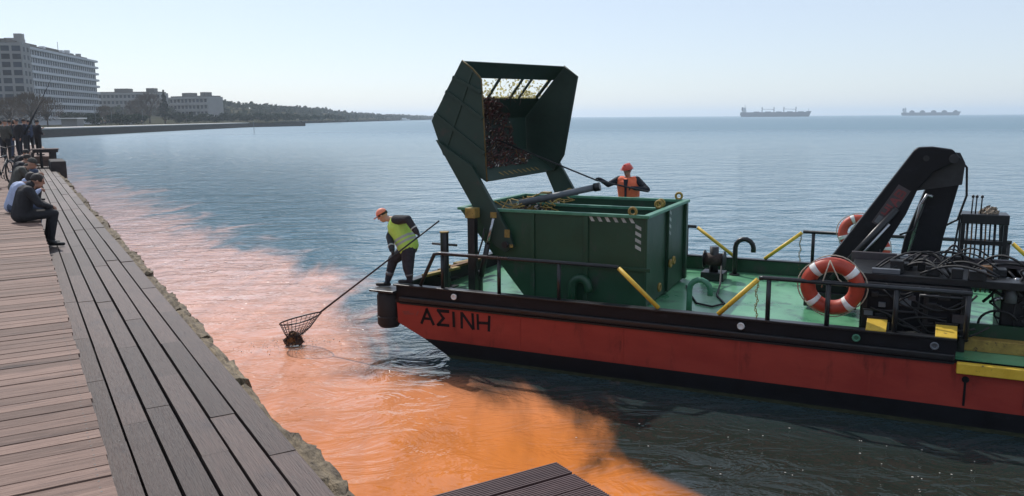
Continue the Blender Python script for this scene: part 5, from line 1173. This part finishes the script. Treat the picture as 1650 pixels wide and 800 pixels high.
# widened deck where the crowd stands
MB().box(WU + .004, 1.55, 44.4, S_END, ZL + .004, ZU).build('platform', 'wood_up', updeck)
def standing(ph=0):
    J = dict(pelvis=(0, 0, .93), chest=(.02, 0, 1.30), neck=(.02, 0, 1.46), head=(.05, 0, 1.60), shL=(0, .20, 1.41), shR=(0, -.20, 1.41), hipL=(0, .10, .90), hipR=(0, -.10, .90),
        knL=(.03, .11, .49), knR=(.02, -.11, .49), anL=(0, .12, .085), anR=(-.02, -.12, .085), toL=(.17, .14, .036), toR=(.15, -.15, .036))
    if ph == 0: J.update(elL=(-.03, .27, 1.14), wrL=(.08, .27, .92), haL=(.10, .26, .85), elR=(-.04, -.27, 1.14), wrR=(.06, -.28, .92), haR=(.08, -.27, .85))
    if ph == 1: J.update(elL=(.05, .29, 1.16), wrL=(.20, .08, 1.12), haL=(.20, .0, 1.12), elR=(.05, -.29, 1.16), wrR=(.22, -.08, 1.16), haR=(.22, -.01, 1.17))
    if ph == 2: J.update(elL=(.12, .27, 1.20), wrL=(.34, .16, 1.28), haL=(.40, .12, 1.31), elR=(-.02, -.28, 1.15), wrR=(.16, -.18, 1.02), haR=(.22, -.14, 1.02))
    return J
SM = [body_mesh(standing(k_), .02, 1.1, None, False, (1, .1, -.05)) for k_ in range(3)]
def stand(kind, w, s, z, rz, outfit, label, group, hair='hair', hk='hair', sc=1.0):
    m_, F_, J_ = SM[kind]; o = place(m_, dict(zip(('skin', 'top', 'legs', 'shoe', 'hand'), ('skin',) + outfit + ('boot', 'skin'))), qw(w, s, z), QROT + rz, label, group, sc)
    headwear(o, J_, F_, hk, hair); return o
G1 = 'crowd standing on the deck'
stand(2, .98, 46.0, ZU, .6, ('charcoal', 'charcoal'), 'man in black standing at the right end of the crowd beside the bench', G1)
stand(0, .70, 48.5, ZU, 2.2, ('midblue', 'denim'), 'standing person in faded blue, second from the right end of the crowd', G1)
stand(1, .42, 45.4, ZU, .2, ('navy', 'charcoal'), 'stocky standing man in navy near the middle of the crowd', G1, sc=1.03)
stand(0, .18, 42.0, ZU, -2.6, ('charcoal', 'denim'), 'broad man in dark jacket standing in front of the crowd', G1, 'greyhair', sc=1.03)
stand(1, .02, 46.8, ZU, 1.2, ('maroon', 'charcoal'), 'standing person in dull maroon coat behind the broad man', G1, 'hair', 'longhair')
stand(0, -.16, 43.6, ZU, .4, ('navy', 'midblue'), 'standing man in navy jacket and blue trousers left of the broad man', G1)
stand(2, -.30, 40.2, ZU, .9, ('olive', 'charcoal'), 'standing man in olive coat holding the thin rod at the left frame edge', G1, 'olive', 'cap')
stand(1, -.55, 45.5, ZU, 0, ('beige', 'denim'), 'standing person in beige coat at the far left of the crowd', G1, 'hair', 'longhair')
stand(0, .55, 53.0, ZU, 1.0, ('charcoal', 'denim'), 'standing person in black at the back of the crowd', G1)
stand(0, -.75, 33.0, ZU, .2, ('olive', 'denim'), 'person in olive jacket standing behind the bicycle at left edge', G1, 'greyhair')
for k_, (a, c, lab) in enumerate((((.55, 42.0, 3.85), (1.75, 43.6, 6.15), 'thick dark fishing rod slanting up from the crowd'), ((-.12, 40.1, 3.5), (.18, 42.0, 5.5), 'thin fishing rod rising at the far left of the crowd'))):
    A_, C_ = qw(*a), qw(*c); o = empty('fishing_rod', A_); tag(o, lab, 'fishing rod', 'fishing rods in the crowd')
    d = C_ - A_; r0 = (.045, .018)[k_]
    MB().tube([-d * .12, d * .22, d * .62], [r0, r0 * .9, r0 * .55], 8).build('butt_section', 'charcoal', o); MB().tube([d * .62, d * 1.02], [r0 * .42, r0 * .12], 6).build('tip_section', 'charcoal', o)
    MB().tube([d * .05 + Vector((.03, -.04, -.05)), d * .05 + Vector((.09, -.04, -.05))], .045, 10).build('reel', 'black_steel', o)
x_ = 0
for k_, (px, D) in enumerate(((108, 262), (132, 300), (165, 296), (171, 297), (178, 298), (195, 310), (230, 335), (268, 360), (300, 380))):
    xx, yy = at(px, D); mm = SM[k_ % 2][0]
    place(mm, {'skin': 'skin', 'top': ('charcoal', 'navy', 'beige', 'maroon')[k_ % 4], 'legs': 'denim', 'shoe': 'boot', 'hand': 'skin'}, (xx, yy, 2.28), k_ * 1.3, 'tiny walker on the far promenade, %s from the left' % ORD[k_], 'walkers on the far promenade')

# bicycle parked on the upper deck
by = empty('bicycle', qw(-.34, 24.8, ZU), QROT + R(68)); tag(by, 'dark bicycle parked on the upper deck at the left edge', 'bicycle')
def ring(c, r_, t, n=28): return MB().tube([(c[0] + r_ * math.cos(a), 0, c[1] + r_ * math.sin(a)) for a in np.linspace(0, 2 * math.pi, n + 1)[:-1]], t, 7, closed=True)
for x in (-.52, .52):
    w_ = ring((x, .345), .32, .022).build('wheel', 'rubber', by); ring((x, .345), .295, .012).build('rim', 'steel', w_)
    b = MB()
    for k_ in range(16): b.tube([(x, .03 * (-1) ** k_, .345), (x + .29 * math.cos(k_ * .3927), 0, .345 + .29 * math.sin(k_ * .3927))], .0025, 4)
    b.tube([(x, -.05, .345), (x, .05, .345)], .025, 8); b.build('spokes', 'steel', w_)
MB().tube([(-.10, 0, .30), (-.22, 0, .82)], .018, 8).tube([(-.10, 0, .30), (.36, 0, .72)], .02, 8).tube([(-.20, 0, .74), (.34, 0, .80)], .018, 8).tube([(-.10, 0, .30), (-.52, .05, .345)], .011, 7).tube([(-.10, 0, .30), (-.52, -.05, .345)], .011, 7).tube([(-.21, 0, .76), (-.52, .05, .345)], .009, 7).tube([(-.21, 0, .76), (-.52, -.05, .345)], .009, 7).build('frame', 'black_steel', by)
MB().tube([(.32, 0, .90), (.38, 0, .66), (.44, .06, .58), (.52, .06, .345)], .015, 8).tube([(.38, 0, .66), (.44, -.06, .58), (.52, -.06, .345)], .015, 8).build('fork', 'black_steel', by)
MB().tube([(.22, -.30, 1.03), (.34, -.22, 1.04), (.33, 0, .98), (.34, .22, 1.04), (.22, .30, 1.03)], .013, 8).tube([(.33, 0, .98), (.32, 0, .88)], .014, 8).build('handlebar', 'black_steel', by)
MB().ell((-.25, 0, .93), .14, .075, .045, None, 12, 8).tube([(-.21, 0, .78), (-.25, 0, .92)], .013, 7).build('saddle', 'rubber', by)
b = MB(); b.tube([(-.10 + .09 * math.cos(a), -.045, .30 + .09 * math.sin(a)) for a in np.linspace(0, 6.283, 19)[:-1]], .008, 6, closed=True); b.tube([(-.10, -.06, .30), (-.02, -.06, .17)], .011, 6).tube([(-.10, .06, .30), (-.18, .06, .43)], .011, 6); b.box(-.06, .02, -.15, -.07, .155, .18).box(-.22, -.14, .07, .15, .42, .445); b.build('crankset', 'black_steel', by)

# ------------------------------------------------------------------ splash, foam flecks
sp = MB(); c0 = bw(*(bag_low + Vector((0, 0, 0)))); c0.z = 0
for _ in range(90):
    a = random.uniform(0, 6.28); q_ = random.random(); r_ = .12 + .75 * q_ ** 1.5; z_ = max(0, .14 * (1 - q_) * random.random())
    p = Vector((c0.x + math.cos(a) * r_ * 1.3, c0.y + math.sin(a) * r_ * .7, z_ + .006)); sp.ell(p, *(random.uniform(.005, .014),) * 2, random.uniform(.004, .012), None, 6, 4)
M['foam'] = mat('foam_white', (0.62, 0.56, 0.50), 0.3, var=0.15, scale=30)
tag(sp.build('splash_drops', 'foam'), 'small splash drops round the dipped net', 'splash', kind='stuff')
fk = MB()
for _ in range(30):
    u_ = random.gauss(6.0, 1.2) if random.random() < .6 else random.gauss(8.4, .5); v_ = -random.uniform(.9, 2.8); p = bw(u_, v_, .006); fk.ell(p, random.uniform(.006, .016), random.uniform(.005, .012), .004, None, 6, 4)
tag(fk.build('foam_flecks', 'foam'), 'white foam flecks floating along the dark hull reflection', 'foam', kind='stuff')

# ------------------------------------------------------------------ hazy air over the bay
hz = MB().box(-9400, 9400, -9400, 9400, -6, 60).build('haze', 'grey'); tag(hz, 'thin pale sea haze over the whole bay', 'haze', kind='stuff')
hm = bpy.data.materials.new('sea_haze'); hm.use_nodes = True; hn = hm.node_tree; hn.nodes.clear()
ho = hn.nodes.new('ShaderNodeOutputMaterial'); hv = hn.nodes.new('ShaderNodeVolumePrincipled')
hv.inputs['Color'].default_value = (0.82, 0.91, 1.0, 1); hv.inputs['Density'].default_value = 0.00021; hv.inputs['Anisotropy'].default_value = 0.35
hn.links.new(hv.outputs[0], ho.inputs['Volume']); hz.data.materials.clear(); hz.data.materials.append(hm); hz.display_type = 'WIRE'
